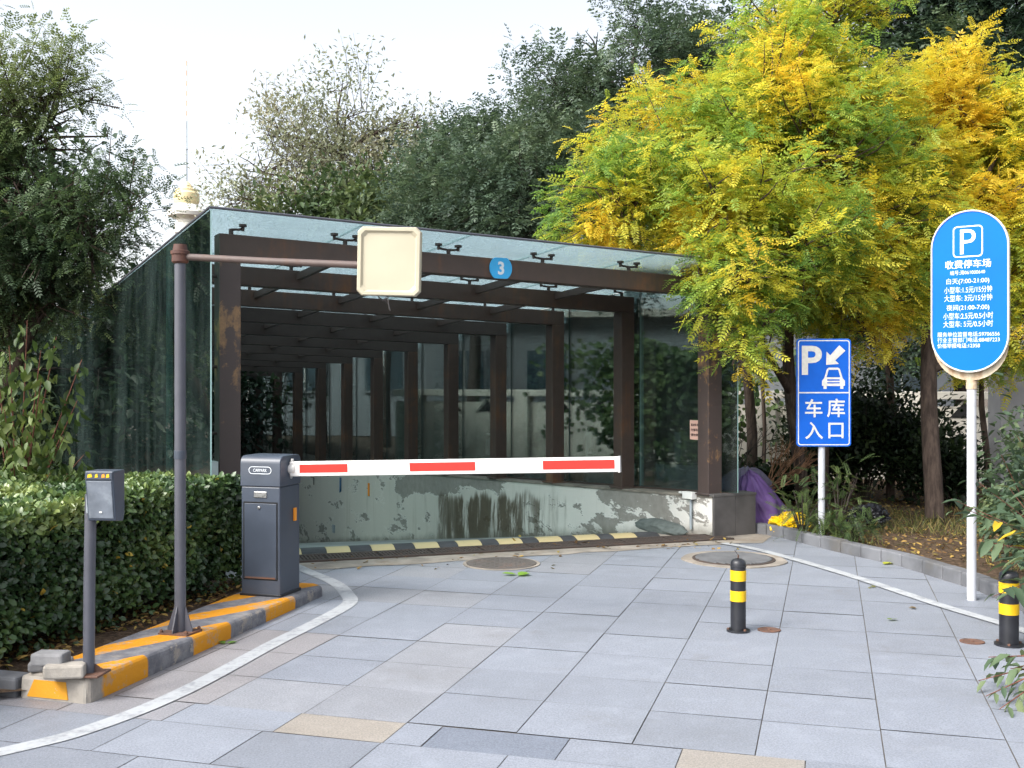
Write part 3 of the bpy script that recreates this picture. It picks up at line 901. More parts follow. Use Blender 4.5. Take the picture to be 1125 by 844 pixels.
# the dark opening at the bottom
por = thing('garage_portal', 'dark concrete garage opening at the far end of the ramp', 'wall', cw(-2.5, 20.62), CR_A)
MB().box((0, .15, -.35), (6.2, .3, 1.7)).build('lintel', M['ramp'], por)
MB().box((0, 3.0, -2.2), (6.2, .2, 2.6)).build('back_wall', M['pit'], por)

# ------------------------------------------------------------------ drain, hump, covers
def line_t(px, A, B):    # distance along A->B where pixel column px is met on the ground
    d = (B - A).normalized(); k = (px - CX) / F
    return (k * A.y - A.x) / (d.x - k * d.y), d
g0, g1 = gd(335, 618.5), gd(800, 593.5)
gang = math.atan2((g1 - g0).y, (g1 - g0).x)
t0, gdir = line_t(300, g0, g1); t1, _ = line_t(806, g0, g1)
dr = thing('drain_channel', 'rusty slotted drain grating across the head of the ramp', 'drain', g0 + Vector((0, 0, .004)), gang)
MB().box(((t0 + t1) / 2, .17, .003), (t1 - t0, .36, .004)).build('channel_bed', M['pit'], dr)
for y in (.0, .335):
    MB().box(((t0 + t1) / 2, y, .009), (t1 - t0, .03, .016)).build('frame_rail', M['grate'], dr, bevel=.003)
x = t0
while x < t1 - .1:
    x1 = min(x + .5, t1); b = MB(); k = x + .01
    while k < x1 - .015:
        b.box((k + .01, .1675, .010), (.022, .3, .01)); k += .034
    for y in (.05, .1675, .285): b.box(((x + x1) / 2, y, .009), (x1 - x - .01, .02, .011))
    b.build('grating', M['grate'], dr); x = x1
h0, h1 = gd(335, 610), gd(705, 592)
hang = math.atan2((h1 - h0).y, (h1 - h0).x)
hump = thing('speed_hump', 'black rubber speed hump with pale yellow blocks across the ramp head', 'speed bump', h0 + Vector((0, 0, .005)), hang)
prof = [(.02, 0), (.05, .014), (.1, .03), (.14, .035), (.19, .035), (.23, .03), (.28, .014), (.31, 0)]
yl = [(310, 332), (360, 386), (410, 435), (457.5, 484), (505, 531), (550, 576), (594, 620), (636, 661), (677, 702)]
edges = []
prev = line_t(296, h0, h1)[0]
for a, b_ in yl:
    ta, tb = line_t(a, h0, h1)[0], line_t(b_, h0, h1)[0]
    MB().prism(prof, 'x', prev + .002, ta - .002).build('black_block', M['rubber'], hump, bevel=.003)
    MB().prism(prof, 'x', ta, tb).build('yellow_block', M['bump_yellow'], hump, bevel=.003)
    prev = tb
MB().prism(prof, 'x', prev + .002, prev + .26).build('black_block', M['rubber'], hump, bevel=.003)

mh = thing('manhole_cover', 'round brownish iron manhole cover near the ramp drain', 'manhole cover', gd(551, 619.5, .002))
MB().lathe([(.345, 0), (.345, .006), (.32, .008), (.318, .004)], 40).build('ring', M['sandcrete'], mh, smooth=40)
b = MB().lathe([(.312, 0), (.312, .010), (.30, .011)], 40)
for i in range(-7, 8):
    for j in range(-7, 8):
        if math.hypot(i, j) * .04 < .28 and (i + j) % 2 == 0: b.box((i * .04, j * .04, .0125), (.026, .026, .004))
b.build('cover', M['cover'], mh)
mh2 = thing('manhole_cover', 'round striped grey manhole cover in a sandy ring behind the bollard', 'manhole cover', gd(806, 614.5, .004))
ring = []
for i in range(40):
    a = 2 * math.pi * i / 40; r = .47 + .03 * mnoise.noise(Vector((math.cos(a) * 2, math.sin(a) * 2, 3)))
    ring.append((r * math.cos(a), r * math.sin(a)))
MB().prism(ring, 'z', -.004, .004).build('ring', M['sandcrete'], mh2)
MB().lathe([(.375, 0), (.375, .009), (.355, .010)], 44).build('rim', M['grate'], mh2, smooth=40)
b = MB()
for i in range(-9, 10):
    l = math.sqrt(max(.34 ** 2 - (i * .036) ** 2, 0))
    if l > .03: b.box((i * .036, 0, .0135), (.023, 2 * l, .007))
b.build('cover', M['grey_cover'], mh2); b = None
mh2.rotation_euler.z = R(35)
for i, (px, py, lab) in enumerate(((845, 692.5, 'small rusty socket lid in the paving right of the free-standing bollard'), (1068, 705.5, 'small rusty socket lid in the paving left of the leaf-covered bollard'))):
    o = MB().lathe([(.072, 0), (.072, .006), (.055, .007), (.05, .003), (.012, .003), (.01, .009)], 24).build('ground_socket', M['rust'], None, smooth=40)
    o.location = gd(px, py); o.scale = (1.05, 1.0, 1)
    tag(o, lab, 'socket lid', 'bollard socket lids')

# ------------------------------------------------------------------ bollards
def bollard(px, py, h, r, label, loop):
    p = gd(px, py); root = thing('bollard', label, 'bollard', p, random.uniform(0, 3), 'black and yellow bollards')
    fl = MB().lathe([(r * 1.52, 0), (r * 1.52, .012), (r * 1.1, .014)], 30)
    fl.build('base_flange', M['black'], root, smooth=40)
    for k in range(3):
        a = k * 2.1 + .4
        MB().lathe([(.009, .012), (.009, .022), (.004, .024)], 6, (r * 1.3 * math.cos(a), r * 1.3 * math.sin(a), 0)).build('bolt', M['rust'], root)
    MB().lathe([(r, .012), (r, h - .035), (r * .97, h - .02), (r * .8, h - .008), (r * .45, h), (.004, h + .002)], 36).build('tube', M['black'], root, smooth=35)
    for z0, z1 in ((h * .42, h * .565), (h * .70, h * .845)):
        MB().lathe([(r + .0006, z0), (r + .0022, z0 + .001), (r + .0022, z1 - .001), (r + .0006, z1)], 36).build('yellow_band', M['yellow_band'], root, smooth=35)
    MB().lathe([(r + .0005, h - .052), (r + .003, h - .05), (r + .003, h - .046), (r + .0005, h - .044)], 36).build('cap_seam', M['black'], root, smooth=35)
    if loop:
        ring = [(0, .011 * math.cos(a), h + .014 + .012 * math.sin(a)) for a in np.linspace(0, 2 * math.pi, 13)]
        MB().tube(ring, .003, 6, cap=False).build('ring', M['rust'], root, smooth=60)
        MB().tube([(0, 0, h + .02), (.01, .0, h + .035), (.022, .004, h + .055)], .0022, 5).build('wire', M['cable'], root)
    return root
bollard(811, 693.5, .475, .05, 'black bollard with two yellow bands and wire loop, free-standing on the paving', True)
bollard(1108.5, 709, .465, .057, 'black bollard with two yellow bands half covered by shrub leaves', False)

# ------------------------------------------------------------------ barrier gate
BS = 1.033
bar = thing('barrier_gate', 'slate grey barrier box with lowered red and white arm', 'barrier gate', (-1.768, 8.01, .082), math.atan2(-.278, .96))
hw, hd = .15, .148
MB().box((0, 0, .385), (2 * hw, 2 * hd, .77)).build('housing', M['slate'], bar, bevel=.008)
MB().box((0, 0, .012), (2 * hw + .016, 2 * hd + .016, .024)).build('base_skirt', M['black'], bar, bevel=.004)
e = .006; r = .055; zt = .985
pr = [(-hd - e, .772)]
for a in np.linspace(180, 90, 7): pr.append((-hd - e + r + r * math.cos(R(a)), zt - r + r * math.sin(R(a))))
for a in np.linspace(90, 0, 7): pr.append((hd + e - r + r * math.cos(R(a)), zt - r + r * math.sin(R(a))))
pr.append((hd + e, .772))
hood = MB().prism(pr, 'x', -hw - e, hw + e).build('hood', M['slate'], bar, smooth=25, bevel=.005)
MB().lathe([(.013, 0), (.013, .008), (.008, .010)], 16).build('hood_lock', M['steel_bright'], hood).matrix_local = Matrix.Translation((hw + e, .0, .83)) @ Matrix.Rotation(R(90), 4, 'Y')
dgp = MB()
for c, d in (((0, -hd - .001, .66), (.262, .003, .008)), ((0, -hd - .001, .125), (.262, .003, .008)), ((-.129, -hd - .001, .39), (.007, .003, .54)), ((.129, -hd - .001, .39), (.007, .003, .54))): dgp.box(c, d)
dgp.build('door_gap', M['pit'], bar)
door = MB().box((0, -hd - .002, .392), (.248, .006, .522)).build('door', M['slate'], bar, bevel=.002)
MB().lathe([(.011, 0), (.011, .005), (.006, .006)], 16).build('lock', M['steel_bright'], door).matrix_local = Matrix.Translation((-.01, -hd - .005, .625)) @ Matrix.Rotation(R(90), 4, 'X')
MB().box((0, -hd - .0055, .136), (.235, .002, .012)).build('rust_streak', M['rust'], door)
MB().box((.0, -hd - .003, .715), (.098, .006, .042)).build('name_plate', M['steel_bright'], bar, bevel=.002)
# logo: lettering in a rounded outline
fy = -hd - e - .001
lg = MB(); n_ = 28; rr, ll = .026, .062; inner = []; outer = []
for a in np.linspace(-90, 90, n_ // 2):
    outer.append((ll + rr * math.cos(R(a)), rr * math.sin(R(a)))); inner.append((ll + (rr - .004) * math.cos(R(a)), (rr - .004) * math.sin(R(a))))
for a in np.linspace(90, 270, n_ // 2):
    outer.append((-ll + rr * math.cos(R(a)), rr * math.sin(R(a)))); inner.append((-ll + (rr - .004) * math.cos(R(a)), (rr - .004) * math.sin(R(a))))
k = len(outer)
lg.add([(x, fy, z + .885) for x, z in outer] + [(x, fy, z + .885) for x, z in inner] + [(x, fy - .001, z + .885) for x, z in outer] + [(x, fy - .001, z + .885) for x, z in inner],
       [(2 * k + i, 2 * k + (i + 1) % k, 3 * k + (i + 1) % k, 3 * k + i) for i in range(k)] + [(i, (i + 1) % k, 2 * k + (i + 1) % k, 2 * k + i) for i in range(k)] + [(k + i, k + (i + 1) % k, 3 * k + (i + 1) % k, 3 * k + i) for i in range(k)])
lg.build('logo_outline', M['text_white'], hood)
text('CARPARK', M['text_white'], hood, (0, fy, .885), UP, .104, .021, .0)
# arm
sl = math.atan(.036); ra = Matrix.Rotation(-sl, 3, 'Y')
def armv(x, y, z): return ra @ Vector((x, y, z)) + Vector((.162, -.01, .887))
L_ = 2.34
ab = MB(); hs = [-.05, .05]
pf = [(-.022, -.052), (.022, -.052), (.022, .052), (-.022, .052)]
ab.add([armv(0, y, z) for y, z in pf] + [armv(L_, y, z * .94) for y, z in pf], [(0, 1, 2, 3), (7, 6, 5, 4), (0, 4, 5, 1), (1, 5, 6, 2), (2, 6, 7, 3), (3, 7, 4, 0)])
arm = ab.build('arm', M['arm_white'], bar, bevel=.006)
sb = MB()
for px0, px1 in ((331.5, 384), (452, 524), (598, 676.5)):
    def xx(px):
        kk = (px - CX) / F; o = bar.location + Vector((.96, -.278, 0)).normalized() * .162 * BS
        d = Vector((.96, -.278, 0)).normalized(); return (kk * o.y - o.x) / (d.x - kk * d.y) / BS
    a, b_ = max(xx(px0), .004), min(xx(px1), L_ - .004)
    st = MB(); st.add([armv(a, -.0235, -.027), armv(b_, -.0235, -.027), armv(b_, -.0235, .031), armv(a, -.0235, .031), armv(a, -.021, -.027), armv(b_, -.021, -.027), armv(b_, -.021, .031), armv(a, -.021, .031)], [(0, 1, 2, 3), (0, 4, 5, 1), (1, 5, 6, 2), (2, 6, 7, 3), (3, 7, 4, 0)])
    st.build('red_stripe', M['red'], arm)
bar.scale = (BS, BS, BS)
MB().add([armv(L_ + x, y * 1.1, z) for x in (0, .012) for y, z in pf], [(0, 1, 2, 3), (7, 6, 5, 4), (0, 4, 5, 1), (1, 5, 6, 2), (2, 6, 7, 3), (3, 7, 4, 0)]).build('end_cap', M['arm_white'], arm)
MB().tube([(.14, -.01, .887), (.2, -.01, .889)], .035, 14).build('arm_hub', M['arm_white'], bar, smooth=40)
MB().box((.175, -.015, .945), (.012, .02, .03)).build('bracket_tip', M['arm_white'], bar)
MB().box((.158, .06, .56), (.012, .03, .09)).build('orange_tag', M['orange'], bar)

# ------------------------------------------------------------------ card reader on its post
rd = thing('card_reader', 'grey card reader box on a leaning slim grey post at the island corner', 'card reader', gd(97.5, 741, .13) , R(-6))
MB().tube([(0, 0, 0), (.004, 0, .5), (.012, 0, .93)], .029, 18).build('post', M['pole_grey'], rd, smooth=40)
MB().box((0, 0, .006), (.17, .15, .012)).build('base_plate', M['rust'], rd, bevel=.003)
g = MB()
for a in (20, 140, 260):
    q = Matrix.Rotation(R(a), 3, 'Z')
    g.add([q @ Vector(p) for p in ((.028, -.004, .012), (.085, -.004, .012), (.028, -.004, .055), (.028, .004, .012), (.085, .004, .012), (.028, .004, .055))], [(0, 1, 2), (5, 4, 3), (0, 3, 4, 1), (1, 4, 5, 2), (2, 5, 3, 0)])
g.build('rust_gusset', M['rust'], rd)
hx = .098; z0 = .80; z1 = 1.055
case = MB(); pr2 = [(-.055, z0), (.03, z0 - .01), (.045, z0 + .03), (.045, z1), (-.085, z1), (-.085, z1 - .045)]
case.prism(pr2, 'x', hx - .075, hx + .075)
cs_ = case.build('case', M['slate'], rd, bevel=.006)
fc = MB(); fc.hexa([Vector(p) for p in ((hx - .066, -.0615, z0 + .012), (hx + .066, -.0615, z0 + .012), (hx + .066, -.056, z0 + .012), (hx - .066, -.056, z0 + .012), (hx - .066, -.0885, z1 - .05), (hx + .066, -.0885, z1 - .05), (hx + .066, -.08, z1 - .05), (hx - .066, -.08, z1 - .05))])
fc.build('reader_face', M['screen'], rd, bevel=.003)
MB().box((hx, -.088, z1 - .023), (.142, .008, .034)).build('header_strip', M['slate'], rd)
for x, w, mt in ((-.045, .026, 'yellow_band'), (-.01, .016, 'yellow_band'), (.026, .018, 'orange'), (.05, .018, 'yellow_band')):
    MB().prism([(hx + x - w / 2, z1 - .033), (hx + x + w / 2, z1 - .03), (hx + x + w * .3, z1 - .012), (hx + x - w * .4, z1 - .016)], 'y', -.0935, -.0918).build('orange_mark', M[mt], rd)
MB().box((hx - .082, -.02, .93), (.008, .06, .19)).build('side_flap', M['conduit'], rd, bevel=.002)
MB().box((hx + .0, -.066, z0 + .045), (.014, .006, .008)).build('small_label', M['white_paint'], rd)

# ------------------------------------------------------------------ mast with horizontal pipe and antenna panel
mp = gd(198, 696, .107)
ms = thing('antenna_mast', 'tall grey mast with rusty arm reaching right to a cream antenna panel', 'mast', mp)
ZT = 2.44 - .107
MB().tube([(0, 0, 0), (0, 0, ZT - .02)], .034, 20).build('pole', M['pole_grey'], ms, smooth=40)
MB().box((0, 0, .008), (.2, .17, .016), Matrix.Rotation(R(-16), 3, 'Z')).build('base_plate', M['rust'], ms, bevel=.002)
for a in (-16, 74, 164, 254):
    q = Matrix.Rotation(R(a), 3, 'Z'); g = MB()
    g.add([q @ Vector(p) for p in ((.03, -.004, .016), (.085, -.004, .016), (.085, -.004, .03), (.036, -.004, .17), (.03, -.004, .17), (.03, .004, .016), (.085, .004, .016), (.085, .004, .03), (.036, .004, .17), (.03, .004, .17))], [(0, 1, 2, 3, 4), (9, 8, 7, 6, 5)] + [(i, 5 + i, 5 + (i + 1) % 5, (i + 1) % 5) for i in range(5)])
    g.build('gusset', M['pole_grey'], ms)
for sx in (-1, 1):
    for sy in (-1, 1):
        p = Matrix.Rotation(R(-16), 3, 'Z') @ Vector((sx * .085, sy * .07, .016))
        MB().lathe([(.011, 0), (.011, .012), (.005, .02)], 6, p).build('anchor_bolt', M['rust'], ms)
MB().lathe([(.041, 0), (.05, .01), (.05, .05), (.056, .055), (.056, .075), (.044, .08), (.038, .115), (.001, .118)], 18, (0, 0, ZT - .085)).build('coupling', M['joint_rust'], ms, smooth=35)
MB().lathe([(.0348, 1.06), (.0365, 1.062), (.0365, 1.11), (.0348, 1.112)], 20).build('tape_band', M['slate'], ms, smooth=40)
za = ZT - .045
arm_end = at(398, 291, 6.45) - mp
MB().tube([(.02, 0, za), (arm_end.x * .5, arm_end.y * .5, (za + arm_end.z) / 2 - .004), (arm_end.x + .1, arm_end.y, arm_end.z - .006)], .0215, 16).build('arm_pipe', M['pole_rust'], ms, smooth=40)
pc = at(427.5, 287.5, 6.36) - mp
pn = MB()
def octo(w, h, c): return [(-w + c, -h), (w - c, -h), (w, -h + c), (w, h - c), (w - c, h), (-w + c, h), (-w, h - c), (-w, -h + c)]
rings = [(.186, .200, .028, .035), (.186, .200, .028, -.008), (.180, .194, .027, -.018), (.164, .178, .022, -.018), (.152, .166, .03, -.004), (.148, .162, .03, -.004)]
vs = []; fs = []
for w, h, c, y in rings: vs += [(x, y, z) for x, z in octo(w, h, c)]
for i in range(len(rings) - 1): fs += [(i * 8 + j, i * 8 + (j + 1) % 8, (i + 1) * 8 + (j + 1) % 8, (i + 1) * 8 + j) for j in range(8)]
fs += [list(range(8)), [(len(rings) - 1) * 8 + j for j in range(8)]]
q = Matrix.Rotation(R(-4), 3, 'Z') @ Matrix.Rotation(R(1.5), 3, 'Y') @ Matrix.Rotation(R(2), 3, 'X')
pn.add([q @ Vector(v) + pc for v in vs], fs)
panel = pn.build('antenna_panel', M['cream'], ms, smooth=20)
cb = MB(); c0 = pc + Vector((-.01, 0, -.2))
cb.tube([c0 + Vector((0, .02, .02)), c0 + Vector((.005, .0, -.035)), c0 + Vector((.012, 0, -.08))], .003, 5)
cb.tube([c0 + Vector((.012, .02, .02)), c0 + Vector((-.02, .0, -.02)), c0 + Vector((.008, .01, -.05)), c0 + Vector((.016, 0, -.085))], .0025, 5)
cb.tube([c0 + Vector((-.06, .06, .0)), c0 + Vector((-.03, .03, -.025)), c0 + Vector((0, .02, -.01))], .004, 5)
cb.build('dangling_cable', M['cable'], panel)

# ------------------------------------------------------------------ number disc on the front beam
u_ = 2.56
nd = thing('number_plate', 'round cyan plate numbered 3 on the front canopy beam', 'sign', cw(-u_, -.098, zb(-u_, 0) - .09), CR_A)
ds = []
for a in np.linspace(0, 360, 40, endpoint=False):
    ds.append((.118 * math.cos(R(a)), max(-.098, min(.098, .118 * math.sin(R(a))))))
MB().prism(ds, 'y', -.012, .0).build('disc', M['disc_blue'], nd)
text('3', M['text_white'], nd, (0, -.0125, 0), UP, .066, .125, .03)

# ------------------------------------------------------------------ rectangular garage sign
sp_ = at(903.5, 590, 10.95); sp_.z = .05
rs = thing('garage_sign', 'blue rectangular parking sign with arrow and car on a white pole', 'sign', sp_, R(-1))
MB().tube([(0, .03, -.05), (0, .03, 1.9)], .034, 16).build('pole', M['sign_pole'], rs, smooth=40)
sc_ = 10.95 / F
cz = CH - (431.5 - HZ) * sc_ - .05; cxs = (904.5 - 903.5) * sc_
def rrect(w, h, r, n=6):
    out = []
    for cx_, cz_, a0 in ((w - r, h - r, 0), (-w + r, h - r, 90), (-w + r, -h + r, 180), (w - r, -h + r, 270)):
        for k in range(n + 1):
            a = R(a0 + 90 * k / n); out.append((cx_ + r * math.cos(a), cz_ + r * math.sin(a)))
    return out
plate = MB().prism([(x + cxs, z + cz) for x, z in rrect(.272, .54, .035)], 'y', -.018, -.002).build('plate', M['sign_blue'], rs, bevel=.002)
def ring_strip(out, inn, y, c):
    k = len(out); return MB().add([(x + c[0], y, z + c[1]) for x, z in out] + [(x + c[0], y, z + c[1]) for x, z in inn] + [(x + c[0], y + .0012, z + c[1]) for x, z in out], [(i, (i + 1) % k, k + (i + 1) % k, k + i) for i in range(k)])
ring_strip(rrect(.258, .526, .028), rrect(.248, .516, .02), -.0195, (cxs, cz)).build('border', M['sign_white'], plate)
def spx(px, py): return ((px - 903.5) * sc_, CH - (py - HZ) * sc_ - .05)
d0, d1 = spx(878, 431.5), spx(932, 431.5)
MB().box(((d0[0] + d1[0]) / 2, -.0188, d0[1]), (.5, .0016, .013)).build('divider', M['sign_white'], plate)
def stxt(s, x0, x1, y0, y1, bold=.012):
    a = spx((x0 + x1) / 2, (y0 + y1) / 2)
    text(s, M['sign_white'], plate, (a[0], -.0182, a[1]), UP, (x1 - x0) * sc_, (y1 - y0) * sc_, bold)
stxt('P', 880.5, 902.5, 380, 412, .025)
stxt('车', 884, 903, 438.5, 458.5); stxt('库', 908, 927.5, 438, 458.5)
stxt('入', 884, 903.5, 463.5, 482.5); stxt('口', 909.5, 926, 464.5, 481.5)
def flat(pts, holes=(), name='symbol', mat=None, par=None, y=-.0195, conv=None):
    P = [conv(*p) for p in pts]
    return MB().prism(P, 'y', y, y + .0014).build(name, mat, par)
# arrow pointing down-left
flat([(907, 401), (907.5, 386.5), (911.5, 390.5), (921.5, 379.5), (928, 385.5), (917, 396), (921, 400)], conv=spx, name='arrow', mat=M['sign_white'], par=plate)
# car front view: outline pieces
cp = [spx(x, y) for x, y in ((902.5, 418.5), (905, 415.5), (908, 405.5), (910, 404), (920, 404), (922, 405.5), (925, 415.5), (927.5, 418.5), (927.5, 424), (925.8, 424), (925.8, 427.3), (922.4, 427.3), (922.4, 424.2), (907.6, 424.2), (907.6, 427.3), (904.2, 427.3), (904.2, 424), (902.5, 424))]
MB().prism(cp, 'y', -.0194, -.018).build('car_symbol', M['sign_white'], plate)
bl = MB()
for poly in ([(907.5, 414.6), (909.8, 406.4), (920.2, 406.4), (922.5, 414.6)], [(908.2, 416.8), (921.8, 416.8), (921.8, 418.4), (908.2, 418.4)], [(908.2, 420), (921.8, 420), (921.8, 421.4), (908.2, 421.4)]):
    bl.prism([spx(*p) for p in poly], 'y', -.0202, -.019)
bl.build('car_detail', M['sign_blue'], plate)

# ------------------------------------------------------------------ round-ended price board
bp = gd(1067, 659.5); bp.z = 0
ang = R(-36)
pb = thing('price_board', 'tall bright blue round-ended parking price board on a white pole', 'sign', bp, ang)
MB().tube([(0, .012, -.02), (0, .012, 1.72)], .034, 18).build('pole', M['sign_pole'], pb, smooth=40)
MB().lathe([(.0345, 1.575), (.0395, 1.58), (.0395, 1.69), (.0345, 1.695)], 20, (0, .012, 0)).build('collar', M['rusty_white'], pb, smooth=40)
ppm = 8.15 / F
bz = CH + (HZ - 320.5) * ppm
bw, bh = .276, .605
def stad(w, h, n=20):
    out = []
    for a in np.linspace(0, 180, n): out.append((w * math.cos(R(a)), h - w + w * math.sin(R(a))))
    for a in np.linspace(180, 360, n): out.append((w * math.cos(R(a)), -h + w + w * math.sin(R(a))))
    return out
face = MB().prism([(x, z + bz) for x, z in stad(bw - .010, bh - .010)], 'y', -.058, -.05).build('board_face', M['board_blue'], pb)
so = stad(bw, bh); si = stad(bw - .012, bh - .012); k = len(so)
rim = MB().add([(x, -.066, z + bz) for x, z in so] + [(x, -.066, z + bz) for x, z in si] + [(x, -.03, z + bz) for x, z in so] + [(x, -.05, z + bz) for x, z in si],
               [(i, (i + 1) % k, k + (i + 1) % k, k + i) for i in range(k)] + [(i, 2 * k + i, 2 * k + (i + 1) % k, (i + 1) % k) for i in range(k)] + [(k + i, k + (i + 1) % k, 3 * k + (i + 1) % k, 3 * k + i) for i in range(k)])
rim.build('rim', m_rust_steel('rim_white_rusting', (.56, .54, .5), (.42, .25, .12), .66, .78, .45, 5), pb, bevel=.004)
MB().prism([(x, z + bz) for x, z in stad(bw - .004, bh - .004)], 'y', -.03, -.026).build('back_sheet', M['white_paint'], pb)
MB().prism([(x * .97, z + bz - .058) for x, z in stad(bw, bh)], 'y', -.024, -.0221).build('rear_plate', M['rusty_white'], pb, bevel=.003)
sx = bw * 2 / 85.0
def btxt(s, px0, px1, py, h, bold=.012, align='CENTER'):
    cx_ = ((px0 + px1) / 2 - 1068.5) if align == 'CENTER' else (px0 - 1068.5)
    text(s, M['text_white'], face, (cx_ * sx, -.0583, bz + (320.5 - py) * ppm), UP, (px1 - px0) * sx, h * ppm, bold, align=align)
c_ = (-1.6 * sx, bz + (320.5 - 265.8) * ppm)
ring_strip(rrect(16.3 * sx, 17.2 * ppm, .03), rrect(14.9 * sx, 15.8 * ppm, .024), -.0595, c_).build('symbol_frame', M['text_white'], face)
btxt('P', 1058.5, 1075.5, 266, 27, .0)
btxt('收费停车场', 1042, 1092, 290.5, 9.4, .012)
btxt('编号:海061000640', 1047.5, 1085.5, 299.6, 5.0, .0)
btxt('白天(7:00-21:00)', 1043.5, 1090, 309.3, 7.4, .0)
btxt('小型车:1.5元/15分钟', 1041, 1093, 318.6, 7.4, .0)
btxt('大型车: 3元/15分钟', 1041, 1093, 327.6, 7.4, .0)
btxt('夜间(21:00-7:00)', 1043.5, 1090, 338.4, 7.4, .0)
btxt('小型车:2.5元/0.5小时', 1040, 1094, 347.2, 7.4, .0)
btxt('大型车: 5元/0.5小时', 1040, 1094, 356.0, 7.4, .0)
btxt('服务单位监督电话:59706556', 1033.5, 1101, 367.4, 5.3, .0)
btxt('行业主管部门电话:88487223', 1033.5, 1101, 373.6, 5.3, .0)
btxt('价格举报电话:12358', 1033.5, 1080, 379.8, 5.3, .004)

# ------------------------------------------------------------------ small things about the walls
pk = thing('pink_notice', 'small pink paper notice on the glass beside the right front post', 'notice', cw(.14, .41, 0), CR_A - R(90))
# the paper is stuck to the inner face of the right-hand glass
pz = CH - (472.5 - HZ) * 12.03 / F
MB().box((0, -.006, pz), (.21, .003, .215)).build('paper', M['pink_paper'], pk)
tx = [('机动车车库', .055), ('内部车辆', .0), ('请勿停放', -.055)]
for s_, dz in tx:
    text(s_, M['ink'], pk, (0, -.008, pz + dz), UP, .17, .032, .02)
jb = thing('junction_box', 'small white junction box with conduit on the peeling wall by its dark end', 'junction box', cw(-.097, .22, 0), CR_A - R(90))
# local frame: x runs toward the camera along the wall, -y stands off its face
MB().box((.05, -.04, zpr(.2) - .01), (.17, .07, .075)).build('box', M['white_paint'], jb, bevel=.004)
MB().box((-.1, -.02, zpr(.2) + .005), (.1, .03, .02)).build('lid_strip', M['white_paint'], jb, bevel=.003)
MB().tube([(.06, -.03, zpr(.2) - .045), (.06, -.03, .05)], .014, 10).build('conduit', M['conduit'], jb, smooth=40)
def on_wall(px, py):   # a point on the lane face of the right ramp wall
    k = (px - CX) / F; x = -.1
    p = cw(x, 0); s = (k * p.y - p.x) / (EY.x - k * EY.y); Y = p.y + EY.y * s
    return s, CH - (py - HZ) * Y / F
for px, py, w, h, mt, nm, lb, ct_ in ((374.5, 533, .075, .3, 'blue_rag', 'blue_rag', 'dark blue rag hanging from the ramp wall just under the barrier arm', 'rag'),
                                     (405.5, 538, .05, .24, 'orange', 'orange_reflector', 'narrow orange reflector strip fixed on the ramp wall', 'reflector'),
                                     (367, 581, .12, .16, 'conduit', 'socket_plate', 'small grey square socket plate low on the ramp wall', 'socket'),
                                     (346, 527, .1, .1, 'steel_dark', 'wall_hook', 'dark bent hook on the ramp wall beside the barrier box', 'hook')):
    s, z = on_wall(px, py)
    o = MB()
    if nm == 'blue_rag':
        o.hexa([Vector(v) for v in ((-w * .3, -.03, -h / 2), (w * .4, -.035, -h / 2 + .03), (w * .35, -.005, -h / 2 + .03), (-w * .3, -.004, -h / 2), (-w * .5, -.02, h / 2), (w * .5, -.02, h / 2), (w * .5, -.004, h / 2), (-w * .5, -.004, h / 2))])
    elif nm == 'wall_hook':
        o.tube([(-w, -.01, h * .4), (-w, -.06, h * .5), (w, -.06, h * .5), (w, -.06, -h)], .012, 6)
    else:
        o.box((0, -.012, 0), (w, .024, h))
    ob = o.build(nm, M[mt], None, bevel=.004)
    ob.location = cw(-.097, s, z); ob.rotation_euler = (0, 0, CR_A - R(90))
    tag(ob, lb, ct_)

# crumpled things: bags and tarpaulin
def crumple(name, c, d, mat, label, cat, seed, amp=.25, freq=2.2, rz=0, ridged=True, tilt=0):
    b = bmesh.new(); bmesh.ops.create_icosphere(b, subdivisions=5, radius=1.0)
    for v in b.verts:
        p = v.co.copy()
        n1 = mnoise.noise(p * freq + Vector((seed, 0, 0))); n2 = mnoise.noise(p * freq * 2.6 + Vector((0, seed, 0))); n3 = mnoise.noise(p * freq * 6 + Vector((0, 0, seed)))
        k = 1 + amp * ((1 - 2 * abs(n1)) * .6 + (1 - 2 * abs(n2)) * .4 + n3 * .18 - .35 if ridged else n1 + .4 * n2)
        q = p * k
        if q.z < -.55: q.z = -.55 - (q.z + .55) * .05
        v.co = Vector((q.x * d[0], q.y * d[1], (q.z + .55) * d[2] / 1.5))
        v.co.x += tilt * v.co.z
    me = bpy.data.meshes.new(name); b.to_mesh(me); b.free(); me.materials.append(mat); me.shade_smooth(); me.set_sharp_from_angle(angle=R(38))
    o = bpy.data.objects.new(name, me); COL.objects.link(o); o.location = c; o.rotation_euler = (0, 0, rz)
    return tag(o, label, cat)
